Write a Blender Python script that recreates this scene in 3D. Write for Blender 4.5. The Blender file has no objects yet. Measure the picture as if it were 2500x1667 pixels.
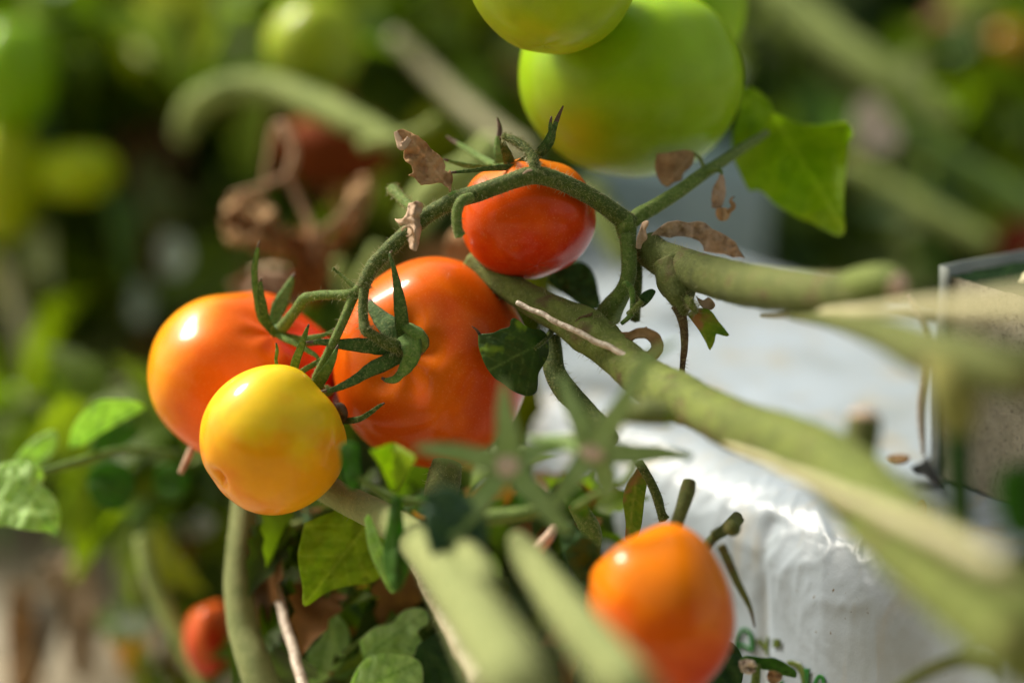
import bpy, math, random
from mathutils import Vector, noise, geometry, Matrix
random.seed(7)
PI = math.pi
sc = bpy.context.scene
# ------------------------------------------------------------------ camera
D = 0.85                      # focus distance (m)
F = 85 / 36 * 2500            # focal length in photo pixels
PITCH = math.radians(15)
CAM = Vector((0, 0, 0.50))
FWD = Vector((0, math.cos(PITCH), -math.sin(PITCH)))
UP = Vector((0, math.sin(PITCH), math.cos(PITCH)))
RT = Vector((1, 0, 0))
cd = bpy.data.cameras.new('camera')
cd.lens = 85; cd.sensor_width = 36; cd.clip_start = 0.02; cd.clip_end = 60
cd.dof.use_dof = True; cd.dof.focus_distance = D - 0.006; cd.dof.aperture_fstop = 2.3
cam = bpy.data.objects.new('camera', cd); sc.collection.objects.link(cam)
cam.location = CAM; cam.rotation_euler = (PI / 2 - PITCH, 0, 0)
sc.camera = cam
# ------------------------------------------------------------------ world + sun
SUN = Vector((-0.60, 0.40, 0.70)).normalized()      # towards the sun
elev = math.asin(SUN.z)
w = bpy.data.worlds.new('World'); sc.world = w; w.use_nodes = True
nt = w.node_tree; nt.nodes.clear()
sky = nt.nodes.new('ShaderNodeTexSky'); sky.sky_type = 'NISHITA'; sky.sun_disc = False
sky.sun_elevation = elev; sky.sun_rotation = math.atan2(SUN.x, SUN.y)
sky.air_density = 1.0; sky.dust_density = 3.0
bg = nt.nodes.new('ShaderNodeBackground'); bg.inputs[1].default_value = 0.095
wo = nt.nodes.new('ShaderNodeOutputWorld')
hs = nt.nodes.new('ShaderNodeHueSaturation'); hs.inputs['Saturation'].default_value = 0.45   # light whitened by the greenhouse cover
nt.links.new(sky.outputs[0], hs.inputs['Color']); wm = nt.nodes.new('ShaderNodeMix'); wm.data_type = 'RGBA'; wm.blend_type = 'MULTIPLY'; wm.inputs[0].default_value = 1
wm.inputs[7].default_value = (1.05, 1.0, 0.86, 1); nt.links.new(hs.outputs[0], wm.inputs[6]); nt.links.new(wm.outputs[2], bg.inputs[0]); nt.links.new(bg.outputs[0], wo.inputs[0])
sl = bpy.data.lights.new('sun', 'SUN'); sl.energy = 3.2; sl.angle = math.radians(15); sl.color = (1, 0.93, 0.8)
so = bpy.data.objects.new('sun', sl); sc.collection.objects.link(so)
so.rotation_euler = SUN.to_track_quat('Z', 'Y').to_euler(); so.location = (0, 0, 3)
sc.view_settings.view_transform = 'Standard'; sc.view_settings.look = 'None'
sc.view_settings.exposure = 0.88; sc.view_settings.gamma = 1
sc.cycles.max_bounces = 8; sc.cycles.transparent_max_bounces = 8

# ------------------------------------------------------------------ helpers
def P(x, y, d=0.0):
    """photo pixel (2500 wide) at d millimetres beyond the focus plane"""
    Z = D + d / 1000.0
    return CAM + RT * ((x - 1250) / F * Z) + UP * (-(y - 833.5) / F * Z) + FWD * Z
def PZ(x, y, z):
    r = RT * ((x - 1250) / F) + UP * (-(y - 833.5) / F) + FWD
    return CAM + r * ((z - CAM.z) / r.z)
def depth(p): return (p - CAM).dot(FWD)
def S(px, d=0.0): return px / F * (D + d / 1000.0)

def props(o, label=None, cat=None, group=None, kind=None):
    if label: o['label'] = label
    if cat: o['category'] = cat
    if group: o['group'] = group
    if kind: o['kind'] = kind
    return o
def thing(name, label, cat, loc, group=None):
    o = bpy.data.objects.new(name, None); sc.collection.objects.link(o)
    o.location = loc; o.empty_display_size = 0.01
    return props(o, label, cat, group)
def root_loc(parent):
    while parent is not None and parent.parent is not None: parent = parent.parent
    return parent.location.copy() if parent is not None else Vector((0, 0, 0))
def link(name, V, Fc, mats, parent=None, smooth=True, mi=None, cols=None, vein=None, origin=None, solid=0):
    L = root_loc(parent) if parent is not None else (Vector(origin) if origin is not None else Vector(V[0]))
    me = bpy.data.meshes.new(name)
    me.from_pydata([tuple(Vector(v) - L) for v in V], [], Fc); me.update()
    if not isinstance(mats, (list, tuple)): mats = [mats]
    for m in mats: me.materials.append(m)
    if smooth: me.polygons.foreach_set('use_smooth', [True] * len(me.polygons))
    if mi: me.polygons.foreach_set('material_index', mi)
    if cols:
        a = me.color_attributes.new('col', 'FLOAT_COLOR', 'POINT')
        a.data.foreach_set('color', [c for col in cols for c in (col[0], col[1], col[2], 1.0)])
    if vein:
        a = me.attributes.new('vein', 'FLOAT', 'POINT'); a.data.foreach_set('value', vein)
    o = bpy.data.objects.new(name, me); sc.collection.objects.link(o)
    if parent is not None: o.parent = parent
    else: o.location = L
    if solid:
        m = o.modifiers.new('thickness', 'SOLIDIFY'); m.thickness = solid; m.offset = 0
    return o

def cr(pts, n):
    """Catmull-Rom through tuples"""
    out = []
    m = len(pts)
    for i in range(m - 1):
        p0 = pts[max(i - 1, 0)]; p1 = pts[i]; p2 = pts[i + 1]; p3 = pts[min(i + 2, m - 1)]
        for k in range(n):
            t = k / n
            out.append(tuple(0.5 * ((2 * b) + (-a + c) * t + (2 * a - 5 * b + 4 * c - e) * t * t + (-a + 3 * b - 3 * c + e) * t ** 3)
                             for a, b, c, e in zip(p0, p1, p2, p3)))
    out.append(tuple(pts[-1]))
    return out

# ------------------------------------------------------------------ materials
def newmat(name):
    m = bpy.data.materials.new(name); m.use_nodes = True
    t = m.node_tree; t.nodes.clear()
    out = t.nodes.new('ShaderNodeOutputMaterial'); b = t.nodes.new('ShaderNodeBsdfPrincipled')
    t.links.new(b.outputs[0], out.inputs[0])
    return m, t, b, out
def noise_node(t, scale, detail=3, rough=0.55):
    tc = t.nodes.new('ShaderNodeTexCoord'); n = t.nodes.new('ShaderNodeTexNoise')
    n.inputs['Scale'].default_value = scale; n.inputs['Detail'].default_value = detail; n.inputs['Roughness'].default_value = rough
    t.links.new(tc.outputs['Object'], n.inputs['Vector']); return n
def ramp(t, src, stops):
    r = t.nodes.new('ShaderNodeValToRGB'); e = r.color_ramp.elements
    while len(e) < len(stops): e.new(0.5)
    for q, (p, c) in zip(e, stops): q.position = p; q.color = (c[0], c[1], c[2], 1)
    t.links.new(src, r.inputs[0]); return r
def mix(t, fac, a, b, mode='MIX'):
    m = t.nodes.new('ShaderNodeMix'); m.data_type = 'RGBA'; m.blend_type = mode
    if hasattr(fac, 'links'): t.links.new(fac, m.inputs[0])
    else: m.inputs[0].default_value = fac
    for i, v in ((6, a), (7, b)):
        if hasattr(v, 'links'): t.links.new(v, m.inputs[i])
        else: m.inputs[i].default_value = (v[0], v[1], v[2], 1)
    return m.outputs[2]
def bump(t, b, src, strength, dist):
    bm = t.nodes.new('ShaderNodeBump'); bm.inputs['Strength'].default_value = strength; bm.inputs['Distance'].default_value = dist
    t.links.new(src, bm.inputs['Height']); t.links.new(bm.outputs[0], b.inputs['Normal'])

def fruit_mat(name, rough=0.36, speck=0.12, sss=0.12):
    m, t, b, out = newmat(name)
    at = t.nodes.new('ShaderNodeAttribute'); at.attribute_name = 'col'
    n1 = noise_node(t, 90, 4); c1 = ramp(t, n1.outputs[0], [(0.3, (0.9, 0.88, 0.88)), (0.7, (1.06, 1.06, 1.06))])
    c = mix(t, 0.8, at.outputs['Color'], c1.outputs[0], 'MULTIPLY')
    n2 = noise_node(t, 1500, 3, 0.6); c2 = ramp(t, n2.outputs[0], [(0.55, (0, 0, 0)), (0.72, (1, 1, 1))])
    c = mix(t, c2.outputs[0], c, mix(t, speck, c, (1.0, 0.62, 0.25)))
    t.links.new(c, b.inputs['Base Color'])
    b.inputs['Roughness'].default_value = rough
    b.inputs['IOR'].default_value = 1.38
    b.inputs['Subsurface Weight'].default_value = sss
    b.inputs['Subsurface Radius'].default_value = (1.0, 0.35, 0.12)
    b.inputs['Subsurface Scale'].default_value = 0.004
    b.inputs['Specular IOR Level'].default_value = 0.15; b.inputs['Coat Weight'].default_value = 0.5; b.inputs['Coat Roughness'].default_value = 0.13; b.inputs['Coat IOR'].default_value = 1.34
    bump(t, b, n2.outputs[0], 0.12, 0.00008)
    return m
def stem_mat(name, dark, light, scale=350, rough=0.62, brown=None, fine=1):
    m, t, b, out = newmat(name)
    n = noise_node(t, scale, 5, 0.65); r = ramp(t, n.outputs[0], [(0.33, dark), (0.68, light)])
    c = r.outputs[0]
    n3 = noise_node(t, 950, 4, 0.75); f = ramp(t, n3.outputs[0], [(0.50, (0, 0, 0)), (0.66, (1, 1, 1))])
    c = mix(t, f.outputs[0], c, mix(t, 0.4 * fine, c, (0.42, 0.42, 0.16)))
    if brown:
        n2 = noise_node(t, 120, 4); f = ramp(t, n2.outputs[0], [(0.55, (0, 0, 0)), (0.68, (1, 1, 1))])
        c = mix(t, f.outputs[0], c, brown)
    t.links.new(c, b.inputs['Base Color']); b.inputs['Roughness'].default_value = rough
    b.inputs['Sheen Weight'].default_value = 0.06; b.inputs['Sheen Roughness'].default_value = 0.4
    b.inputs['Specular IOR Level'].default_value = 0.2
    bump(t, b, n3.outputs[0], 0.9, 0.0006)
    return m
def leaf_mat(name, dark, light, vein, trans=0.4, tcol=None, rough=0.5, scale=160, patch=None):
    m, t, b, out = newmat(name)
    n = noise_node(t, scale, 5, 0.6); r = ramp(t, n.outputs[0], [(0.3, dark), (0.7, light)])
    at = t.nodes.new('ShaderNodeAttribute'); at.attribute_name = 'vein'
    c = mix(t, at.outputs['Fac'], r.outputs[0], vein)
    if patch:
        n2 = noise_node(t, 70, 3); f = ramp(t, n2.outputs[0], [(0.52, (0, 0, 0)), (0.6, (1, 1, 1))])
        c = mix(t, f.outputs[0], c, patch)
    t.links.new(c, b.inputs['Base Color']); b.inputs['Roughness'].default_value = rough
    b.inputs['Specular IOR Level'].default_value = 0.22
    n3 = noise_node(t, 900, 4, 0.7); bump(t, b, n3.outputs[0], 0.5, 0.0004)
    tr = t.nodes.new('ShaderNodeBsdfTranslucent')
    tc = mix(t, 1.0, c, tcol or (1.6, 1.9, 0.5), 'MULTIPLY'); t.links.new(tc, tr.inputs[0])
    ms = t.nodes.new('ShaderNodeMixShader'); ms.inputs[0].default_value = trans
    t.links.new(b.outputs[0], ms.inputs[1]); t.links.new(tr.outputs[0], ms.inputs[2]); t.links.new(ms.outputs[0], out.inputs[0])
    return m
def attr_leaf_mat(name, trans=0.4):
    m, t, b, out = newmat(name)
    at = t.nodes.new('ShaderNodeAttribute'); at.attribute_name = 'col'
    n = noise_node(t, 60, 3); r = ramp(t, n.outputs[0], [(0.3, (0.6, 0.6, 0.6)), (0.7, (1.25, 1.25, 1.25))])
    c = mix(t, 1.0, at.outputs['Color'], r.outputs[0], 'MULTIPLY')
    t.links.new(c, b.inputs['Base Color']); b.inputs['Roughness'].default_value = 0.5; b.inputs['Specular IOR Level'].default_value = 0.3
    tr = t.nodes.new('ShaderNodeBsdfTranslucent')
    tc = mix(t, 1.0, c, (1.7, 1.9, 0.6), 'MULTIPLY'); t.links.new(tc, tr.inputs[0])
    ms = t.nodes.new('ShaderNodeMixShader'); ms.inputs[0].default_value = trans
    t.links.new(b.outputs[0], ms.inputs[1]); t.links.new(tr.outputs[0], ms.inputs[2]); t.links.new(ms.outputs[0], out.inputs[0])
    return m
def plain_mat(name, c1, c2, scale=60, rough=0.6, bs=0.3, bd=0.001, trans=0):
    m, t, b, out = newmat(name)
    n = noise_node(t, scale, 6, 0.6); r = ramp(t, n.outputs[0], [(0.3, c1), (0.7, c2)])
    t.links.new(r.outputs[0], b.inputs['Base Color']); b.inputs['Roughness'].default_value = rough
    bump(t, b, n.outputs[0], bs, bd)
    if trans:
        tr = t.nodes.new('ShaderNodeBsdfTranslucent'); t.links.new(r.outputs[0], tr.inputs[0])
        ms = t.nodes.new('ShaderNodeMixShader'); ms.inputs[0].default_value = trans
        t.links.new(b.outputs[0], ms.inputs[1]); t.links.new(tr.outputs[0], ms.inputs[2]); t.links.new(ms.outputs[0], out.inputs[0])
    return m

M = {}
M['fruit'] = fruit_mat('ripe_skin')
M['fruit_y'] = fruit_mat('yellow_skin', 0.45, 0.1, 0.4)
M['fruit_g'] = fruit_mat('green_skin', 0.5, 0.06, 0.4)
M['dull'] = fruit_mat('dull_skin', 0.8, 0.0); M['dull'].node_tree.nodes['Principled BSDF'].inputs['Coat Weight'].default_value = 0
M['fruit_g'].node_tree.nodes['Principled BSDF'].inputs['Coat Roughness'].default_value = 0.25
M['stem_dark'] = stem_mat('hairy_green_stem', (0.038, 0.066, 0.008), (0.095, 0.14, 0.022))
M['stem_mid'] = stem_mat('side_stalk', (0.07, 0.125, 0.015), (0.15, 0.23, 0.04))
M['stem_pale'] = stem_mat('pale_thick_stem', (0.10, 0.135, 0.024), (0.19, 0.245, 0.05), 120, fine=0.4)
M['stem_main'] = stem_mat('main_stem', (0.085, 0.115, 0.018), (0.20, 0.25, 0.045), 160, brown=(0.13, 0.10, 0.035), fine=0.7)
M['stem_pale2'] = stem_mat('pale_yellow_stem', (0.18, 0.22, 0.07), (0.29, 0.32, 0.12), 120, fine=0.3)
M['stem_olive'] = stem_mat('olive_stem', (0.07, 0.09, 0.018), (0.155, 0.185, 0.04), 120, brown=(0.12, 0.09, 0.035), fine=0.6)
M['stem_far'] = stem_mat('distant_stem', (0.17, 0.225, 0.05), (0.31, 0.375, 0.10), 60, fine=0)
M['stem_brown'] = stem_mat('withered_brown_stalk', (0.06, 0.035, 0.015), (0.16, 0.10, 0.045), 250)
M['hair'] = plain_mat('plant_hair', (0.42, 0.42, 0.20), (0.62, 0.60, 0.34), rough=0.5, trans=0.4)
M['calyx'] = stem_mat('calyx_green', (0.035, 0.085, 0.014), (0.09, 0.17, 0.035), 500)
M['calyx_l'] = stem_mat('calyx_light', (0.07, 0.15, 0.022), (0.16, 0.28, 0.05), 400)
M['tip'] = plain_mat('withered_tip', (0.05, 0.03, 0.015), (0.16, 0.09, 0.05), 400)
M['dry'] = leaf_mat('dried_leaf', (0.28, 0.15, 0.06), (0.60, 0.39, 0.19), (0.62, 0.42, 0.22), 0.22, (1.3, 0.9, 0.5), 0.75, 130)
M['dry_pink'] = leaf_mat('dried_pinkish_leaf', (0.40, 0.27, 0.17), (0.68, 0.49, 0.34), (0.5, 0.34, 0.22), 0.15, (1.2, 0.9, 0.6), 0.75, 220)
M['leaf_dark'] = leaf_mat('dark_leaf', (0.018, 0.055, 0.012), (0.045, 0.11, 0.02), (0.10, 0.17, 0.05), 0.25)
M['leaf_patch'] = leaf_mat('patched_dark_leaf', (0.030, 0.065, 0.010), (0.055, 0.115, 0.018), (0.12, 0.19, 0.05), 0.3, patch=(0.16, 0.26, 0.02))
M['leaf_teal'] = leaf_mat('blue_green_leaf', (0.035, 0.085, 0.045), (0.07, 0.14, 0.08), (0.09, 0.16, 0.09), 0.2)
M['leaf_mid'] = leaf_mat('green_leaf', (0.05, 0.14, 0.015), (0.10, 0.23, 0.03), (0.04, 0.09, 0.012), 0.5)
M['leaf_lime'] = leaf_mat('sunlit_leaf', (0.22, 0.32, 0.010), (0.33, 0.41, 0.014), (0.42, 0.48, 0.06), 0.5, (1.9, 2.1, 0.25))
M['leaf_pale'] = leaf_mat('pale_leaf', (0.36, 0.50, 0.16), (0.56, 0.68, 0.36), (0.24, 0.42, 0.08), 0.45)
M['leaf_yel'] = leaf_mat('yellowing_leaf', (0.12, 0.24, 0.02), (0.33, 0.36, 0.03), (0.4, 0.4, 0.08), 0.5, patch=(0.42, 0.22, 0.10))
M['stalk_brown'] = plain_mat('withered_stalk', (0.24, 0.13, 0.06), (0.46, 0.29, 0.16), 120, 0.8)
M['stick'] = plain_mat('bleached_twine', (0.40, 0.29, 0.20), (0.80, 0.70, 0.56), 420, 0.35, 0.8)
M['straw'] = plain_mat('straw_stake', (0.38, 0.36, 0.19), (0.54, 0.50, 0.29), 90, 0.5)
M['cut'] = plain_mat('cut_face', (0.45, 0.30, 0.20), (0.62, 0.45, 0.33), 500, 0.8)

# ------------------------------------------------------------------ geometry builders
def frames(pts):
    fr = []; n = len(pts)
    t0 = (pts[1] - pts[0]).normalized()
    a = t0.cross(FWD)
    if a.length < 1e-3: a = t0.cross(UP)
    a.normalize()
    for i in range(n):
        t = (pts[min(i + 1, n - 1)] - pts[max(i - 1, 0)]).normalized()
        a = (a - t * a.dot(t)).normalized()
        fr.append((t, a, t.cross(a)))
    return fr
def tube_data(path, seg=20, sub=6, rough=0.04, cap=True, nscale=260, ribs=0.0):
    """path of (x, y, d, radius_px)"""
    q = cr(path, sub)
    pts = [P(a, b, c) for a, b, c, r in q]; rad = [max(S(r, c), 1e-5) for a, b, c, r in q]
    fr = frames(pts); V = []; Fc = []; n = len(pts)
    for i in range(n):
        t, a, b = fr[i]
        for k in range(seg):
            th = 2 * PI * k / seg
            dr = a * math.cos(th) + b * math.sin(th)
            rr = rad[i] * (1 + rough * noise.noise((pts[i] + dr * rad[i]) * nscale) + ribs * math.cos(5 * th))
            V.append(pts[i] + dr * rr)
    for i in range(n - 1):
        for k in range(seg):
            k2 = (k + 1) % seg
            Fc.append((i * seg + k, i * seg + k2, (i + 1) * seg + k2, (i + 1) * seg + k))
    if cap:
        for e, s in ((0, -1), (n - 1, 1)):
            V.append(pts[e] + fr[e][0] * s * rad[e] * 0.35); c = len(V) - 1
            for k in range(seg):
                k2 = (k + 1) % seg
                Fc.append((e * seg + k, e * seg + k2, c) if s > 0 else (e * seg + k2, e * seg + k, c))
    return V, Fc, pts, rad, fr
def hairs(V, Fc, mi, pts, rad, fr, n, ln, wd=0.00006, bend=0.35, idx=1):
    m = len(pts)
    for _ in range(n):
        i = random.randint(0, m - 2); u = random.random()
        p = pts[i].lerp(pts[i + 1], u); r = rad[i] * (1 - u) + rad[i + 1] * u
        t, a, b = fr[i]; th = random.uniform(0, 2 * PI)
        dr = a * math.cos(th) + b * math.sin(th)
        L = ln * random.uniform(0.35, 1.3)
        dd = (dr + t * random.uniform(-0.5, 0.5) + Vector((random.uniform(-.3, .3), 0, random.uniform(-.4, .1)))).normalized()
        side = dd.cross(t).normalized(); oth = dd.cross(side)
        p0 = p + dr * r * 0.95; p1 = p0 + dd * L * 0.55; bd = Vector((random.uniform(-1, 1), random.uniform(-1, 1), random.uniform(-1, 1))) * bend
        p2 = p1 + (dd + bd).normalized() * L * 0.45
        s = len(V)
        for pp, ww in ((p0, wd), (p1, wd * 0.6)):
            for k in range(3):
                an = 2 * PI * k / 3
                V.append(pp + (side * math.cos(an) + oth * math.sin(an)) * ww)
        V.append(p2)
        for k in range(3):
            k2 = (k + 1) % 3
            Fc.append((s + k, s + k2, s + 3 + k2, s + 3 + k)); Fc.append((s + 3 + k, s + 3 + k2, s + 6)); mi += [idx, idx]
def stem(name, path, mat, parent=None, fuzz=0, long=0, lenm=0.0018, label=None, tip=None, seg=20, sub=6, rough=0.04, origin=None, ribs=0.0, **kw):
    V, Fc, pts, rad, fr = tube_data(path, seg, sub, rough, ribs=ribs)
    if parent is None:
        parent = thing(name, label, kw.pop('category', None), pts[0], kw.pop('group', None)); label = None
        name = {'tomato_vine': 'stem'}.get(name, 'strand')
    mi = [0] * len(Fc)
    if fuzz: hairs(V, Fc, mi, pts, rad, fr, fuzz, 0.00065, 0.00005)
    if long: hairs(V, Fc, mi, pts, rad, fr, long, lenm * 1.15, 0.00009)
    if tip:     # withered or cut end cap
        k = int(len(pts) * (1 - tip[1])) * seg
        for i, f in enumerate(Fc):
            if mi[i] == 0 and min(f) >= k and max(f) < len(pts) * seg + 2: mi[i] = 2
    mats = [mat, M['hair'], tip[0]] if tip else [mat, M['hair']]
    o = link(name, V, Fc, mats, parent, mi=mi, origin=origin if origin is not None else (pts[0] if parent is None else None))
    if label: o['label'] = label
    for k, v in kw.items(): o[k] = v
    return o

def sepal(name, path, mat, parent, fuzz=60, cup=0.25, thick=0.35, tipfrac=0.12, label=None):
    """flat tapering blade: (x,y,d,halfwidth_px)"""
    q = cr(path, 7); pts = [P(a, b, c) for a, b, c, r in q]; rad = [max(S(r, c), 6e-5) for a, b, c, r in q]
    n = len(pts); V = []; Fc = []; fr = []
    for i in range(n):
        t = (pts[min(i + 1, n - 1)] - pts[max(i - 1, 0)]).normalized()
        view = (pts[i] - CAM).normalized()
        side = t.cross(view)
        if side.length < 0.15: side = t.cross(UP)
        side.normalize(); nor = side.cross(t).normalized()
        if nor.dot(view) > 0: nor = -nor          # towards the viewer
        fr.append((t, side, nor)); wv = rad[i]
        th = max(0.00028, min(0.0006, wv * thick))
        prof = [(-1, cup * wv), (-0.55, 0.35 * cup * wv + th * .5), (0, th), (0.55, 0.35 * cup * wv + th * .5), (1, cup * wv), (0.5, 0.3 * cup * wv - th * .6), (0, -th * .8), (-0.5, 0.3 * cup * wv - th * .6)]
        for s, h in prof:
            w2 = wv * s * (1 + 0.10 * noise.noise(pts[i] * 500 + Vector((s * 3, 0, 0))))
            V.append(pts[i] + side * w2 + nor * (h + 0.00015 * noise.noise(pts[i] * 900 + Vector((s, 5, 0)))))
    for i in range(n - 1):
        for k in range(8):
            k2 = (k + 1) % 8
            Fc.append((i * 8 + k, i * 8 + k2, (i + 1) * 8 + k2, (i + 1) * 8 + k))
    Fc.append(tuple(range(8))[::-1]); Fc.append(tuple((n - 1) * 8 + k for k in range(8)))
    mi = [2 if (i // 8) >= (n - 1) * (1 - tipfrac) else 0 for i in range(len(Fc))]; mi[-2] = 0
    if fuzz: hairs(V, Fc, mi, pts, [r * 0.9 for r in rad], fr, fuzz, 0.0007, 0.00003)
    o = link(name, V, Fc, [mat, M['hair'], M['tip']], parent, mi=mi)
    if label: o['label'] = label
    return o

def tomato(cx, cy, d, rx, ry, axis, colf, mat, label, lobes=5, amp=0.03, dent=0.16, bdent=0.02, flat=0.86, bumps=(), group=None, res=96, seed=0, lob0=0.0):
    """axis in camera space (right, up, away); colf(nx, ny, nz(away), theta, noise)->rgb"""
    ax = Vector(axis).normalized()
    e1 = ax.cross(Vector((0.3, 0.2, 1))).normalized(); e2 = ax.cross(e1)
    pts = []; th_l = []; nu = res * 2; nv = res
    for j in range(nv + 1):
        th = PI * j / nv
        for i in range(nu):
            ph = 2 * PI * i / nu
            g = math.exp(-((th - 0.75) / 0.7) ** 2) + 0.25 * math.exp(-((PI - th - 0.5) / 0.5) ** 2)
            r = 1 + amp * g * (math.cos(lobes * ph + lob0) + 0.5 * math.cos((lobes - 2) * ph + 1.3 + seed))
            r += 0.012 * noise.noise(Vector((math.sin(th) * math.cos(ph), math.sin(th) * math.sin(ph), math.cos(th))) * 1.7 + Vector((seed * 7.1, 0, 0)))
            z = math.cos(th) * flat
            z -= dent * math.exp(-(th / 0.42) ** 2) * (1 + 0.24 * math.cos(lobes * ph + lob0) * min(1, th / 0.3))
            z += bdent * math.exp(-((PI - th) / 0.25) ** 2)
            p = (e1 * math.cos(ph) + e2 * math.sin(ph)) * (math.sin(th) ** 0.93 if th > 0 and th < PI else 0) * r + ax * z * (1 + (r - 1) * 0.6)
            for bd, ba, bw in bumps:
                b = Vector(bd).normalized(); pn = p.normalized()
                dd = (pn - b).length
                if dd < bw * 3: p = p + b * ba * math.exp(-(dd / bw) ** 2)
            pts.append(p); th_l.append(th)
    x0 = min(p.x for p in pts); x1 = max(p.x for p in pts); y0 = min(p.y for p in pts); y1 = max(p.y for p in pts)
    z0 = min(p.z for p in pts); z1 = max(p.z for p in pts)
    sx = 2 * S(rx, d) / (x1 - x0); sy = 2 * S(ry, d) / (y1 - y0); sz = (sx + sy) / 2
    C = P(cx, cy, d); V = []; cols = []
    for p, th in zip(pts, th_l):
        n = p.normalized()
        q = Vector((p.x - (x0 + x1) / 2, p.y - (y0 + y1) / 2, p.z - (z0 + z1) / 2))
        V.append(C + RT * q.x * sx + UP * q.y * sy + FWD * q.z * sz)
        cols.append(colf(n.x, n.y, n.z, th, noise.fractal(n * 1.8 + Vector((seed, 3, 1)), 1.0, 2.0, 4)))
    Fc = []
    for j in range(nv):
        for i in range(nu):
            i2 = (i + 1) % nu
            Fc.append((j * nu + i, (j + 1) * nu + i, (j + 1) * nu + i2, j * nu + i2))
    t = thing('tomato', label, 'tomato', C - Vector((0, 0, S(ry, d))), group)
    link('fruit_skin', V, Fc, mat, t, cols=cols)
    return t
def lerp3(a, b, t):
    t = max(0, min(1, t)); return tuple(x + (y - x) * t for x, y in zip(a, b))
def sm(a, b, x):
    t = max(0, min(1, (x - a) / (b - a))); return t * t * (3 - 2 * t)

def seg_d(p, a, b):
    ab = (b[0] - a[0], b[1] - a[1]); L = ab[0] ** 2 + ab[1] ** 2 + 1e-9
    t = max(0, min(1, ((p[0] - a[0]) * ab[0] + (p[1] - a[1]) * ab[1]) / L))
    return math.hypot(p[0] - a[0] - ab[0] * t, p[1] - a[1] - ab[1] * t), t
def leaf(name, outline, dfun, mat, parent=None, rib=None, step=None, wr=0.6, smooth=4, serr=0.0, thick=0.0003, label=None, cat=None, group=None, veins=5, wscale=0.02, rimcurl=0.0):
    """outline in pixels, dfun(x, y) gives millimetres beyond the focus plane"""
    out = outline
    if smooth: out = cr(list(outline) + [outline[0]], smooth)[:-1]
    if serr: out = [(x + serr * noise.noise(Vector((x * .11, y * .11, 1))), y + serr * noise.noise(Vector((x * .11, y * .11, 7)))) for x, y in out]
    xs = [p[0] for p in out]; ys = [p[1] for p in out]
    step = step or max(4.0, (max(xs) - min(xs) + max(ys) - min(ys)) / 90)
    pts = [Vector(p) for p in out]; nb = len(pts)
    def inside(x, y):
        c = False; j = nb - 1
        for i in range(nb):
            xi, yi = out[i]; xj, yj = out[j]
            if (yi > y) != (yj > y) and x < (xj - xi) * (y - yi) / (yj - yi) + xi: c = not c
            j = i
        return c
    y = min(ys)
    while y < max(ys):
        x = min(xs)
        while x < max(xs):
            a = x + random.uniform(-.3, .3) * step; b = y + random.uniform(-.3, .3) * step
            if inside(a, b) and min(seg_d((a, b), out[k], out[(k + 1) % nb])[0] for k in range(0, nb, 1)) > step * 0.45: pts.append(Vector((a, b)))
            x += step
        y += step
    v2, e2, f2, _, _, _ = geometry.delaunay_2d_cdt(pts, [(i, (i + 1) % nb) for i in range(nb)], [], 1, 1e-4)
    size = max(max(xs) - min(xs), max(ys) - min(ys))
    V = []; vein = []
    for p in v2:
        vv = 0; h = 0
        if rib:
            a, b = rib; L = math.hypot(b[0] - a[0], b[1] - a[1]); ux, uy = (b[0] - a[0]) / L, (b[1] - a[1]) / L
            al = (p.x - a[0]) * ux + (p.y - a[1]) * uy; ac = -(p.x - a[0]) * uy + (p.y - a[1]) * ux
            w0 = size * 0.012
            vv = math.exp(-(ac / w0) ** 2)
            s = (al - abs(ac) * 0.8) / L * max(veins, 1)
            fr = abs(s - round(s)) * L / max(veins, 1)
            if 0.2 < s < veins: vv = max(vv, 0.5 * math.exp(-(fr / (w0 * 0.8)) ** 2))
            h = -vv * 0.35 + (0.22 * math.cos(2 * PI * s) * min(1, abs(ac) / (size * .15)) if veins else 0)
        h2 = noise.fractal(Vector((p.x * wscale, p.y * wscale, size)), 1.0, 2.0, 4)
        vein.append(min(1, vv))
        V.append(P(p.x, p.y, dfun(p.x, p.y) + wr * (h * 0.8 + h2 * 1.6)))
    if parent is None:
        parent = thing(name, label, cat, V[0], group); label = None; name = 'blade' if 'leaf' in name else 'sheet'
    o = link(name, V, [tuple(f) for f in f2], mat, parent, vein=vein, solid=thick)
    if label: o['label'] = label
    return o
def D8(s, pts): return [(x * s, y * s) for x, y in pts]
K = 2500 / 2352
def crop(x0, y0, w, pts): return [(x0 + u * w / 2352, y0 + v * w / 2352) for u, v in pts]


# ================================================================== SETTING
def ground_height(x, y): return 0.012 * noise.fractal(Vector((x * 3, y * 3, 0)), 1, 2, 4)
V = []; Fc = []; N = 150
for j in range(N + 1):
    for i in range(N + 1):
        x = (i / N - 0.5); y = j / N
        X = math.copysign(abs(x * 2) ** 2.2, x) * 12; Y = -3 + 23 * y if j < 0 else -2 + y ** 1.8 * 22
        V.append(Vector((X, Y, ground_height(X, Y))))
for j in range(N):
    for i in range(N):
        a = j * (N + 1) + i; Fc.append((a, a + 1, a + N + 2, a + N + 1))
m, t, b, out = newmat('soil')
n = noise_node(t, 9, 6); r = ramp(t, n.outputs[0], [(0.3, (0.20, 0.14, 0.08)), (0.5, (0.42, 0.36, 0.26)), (0.72, (0.56, 0.51, 0.40))])
t.links.new(r.outputs[0], b.inputs['Base Color']); b.inputs['Roughness'].default_value = 0.9
n2 = noise_node(t, 120, 6); bump(t, b, n2.outputs[0], 0.8, 0.006)
o = link('ground', V, Fc, m, origin=(0, 0, 0)); props(o, kind='structure')

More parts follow.
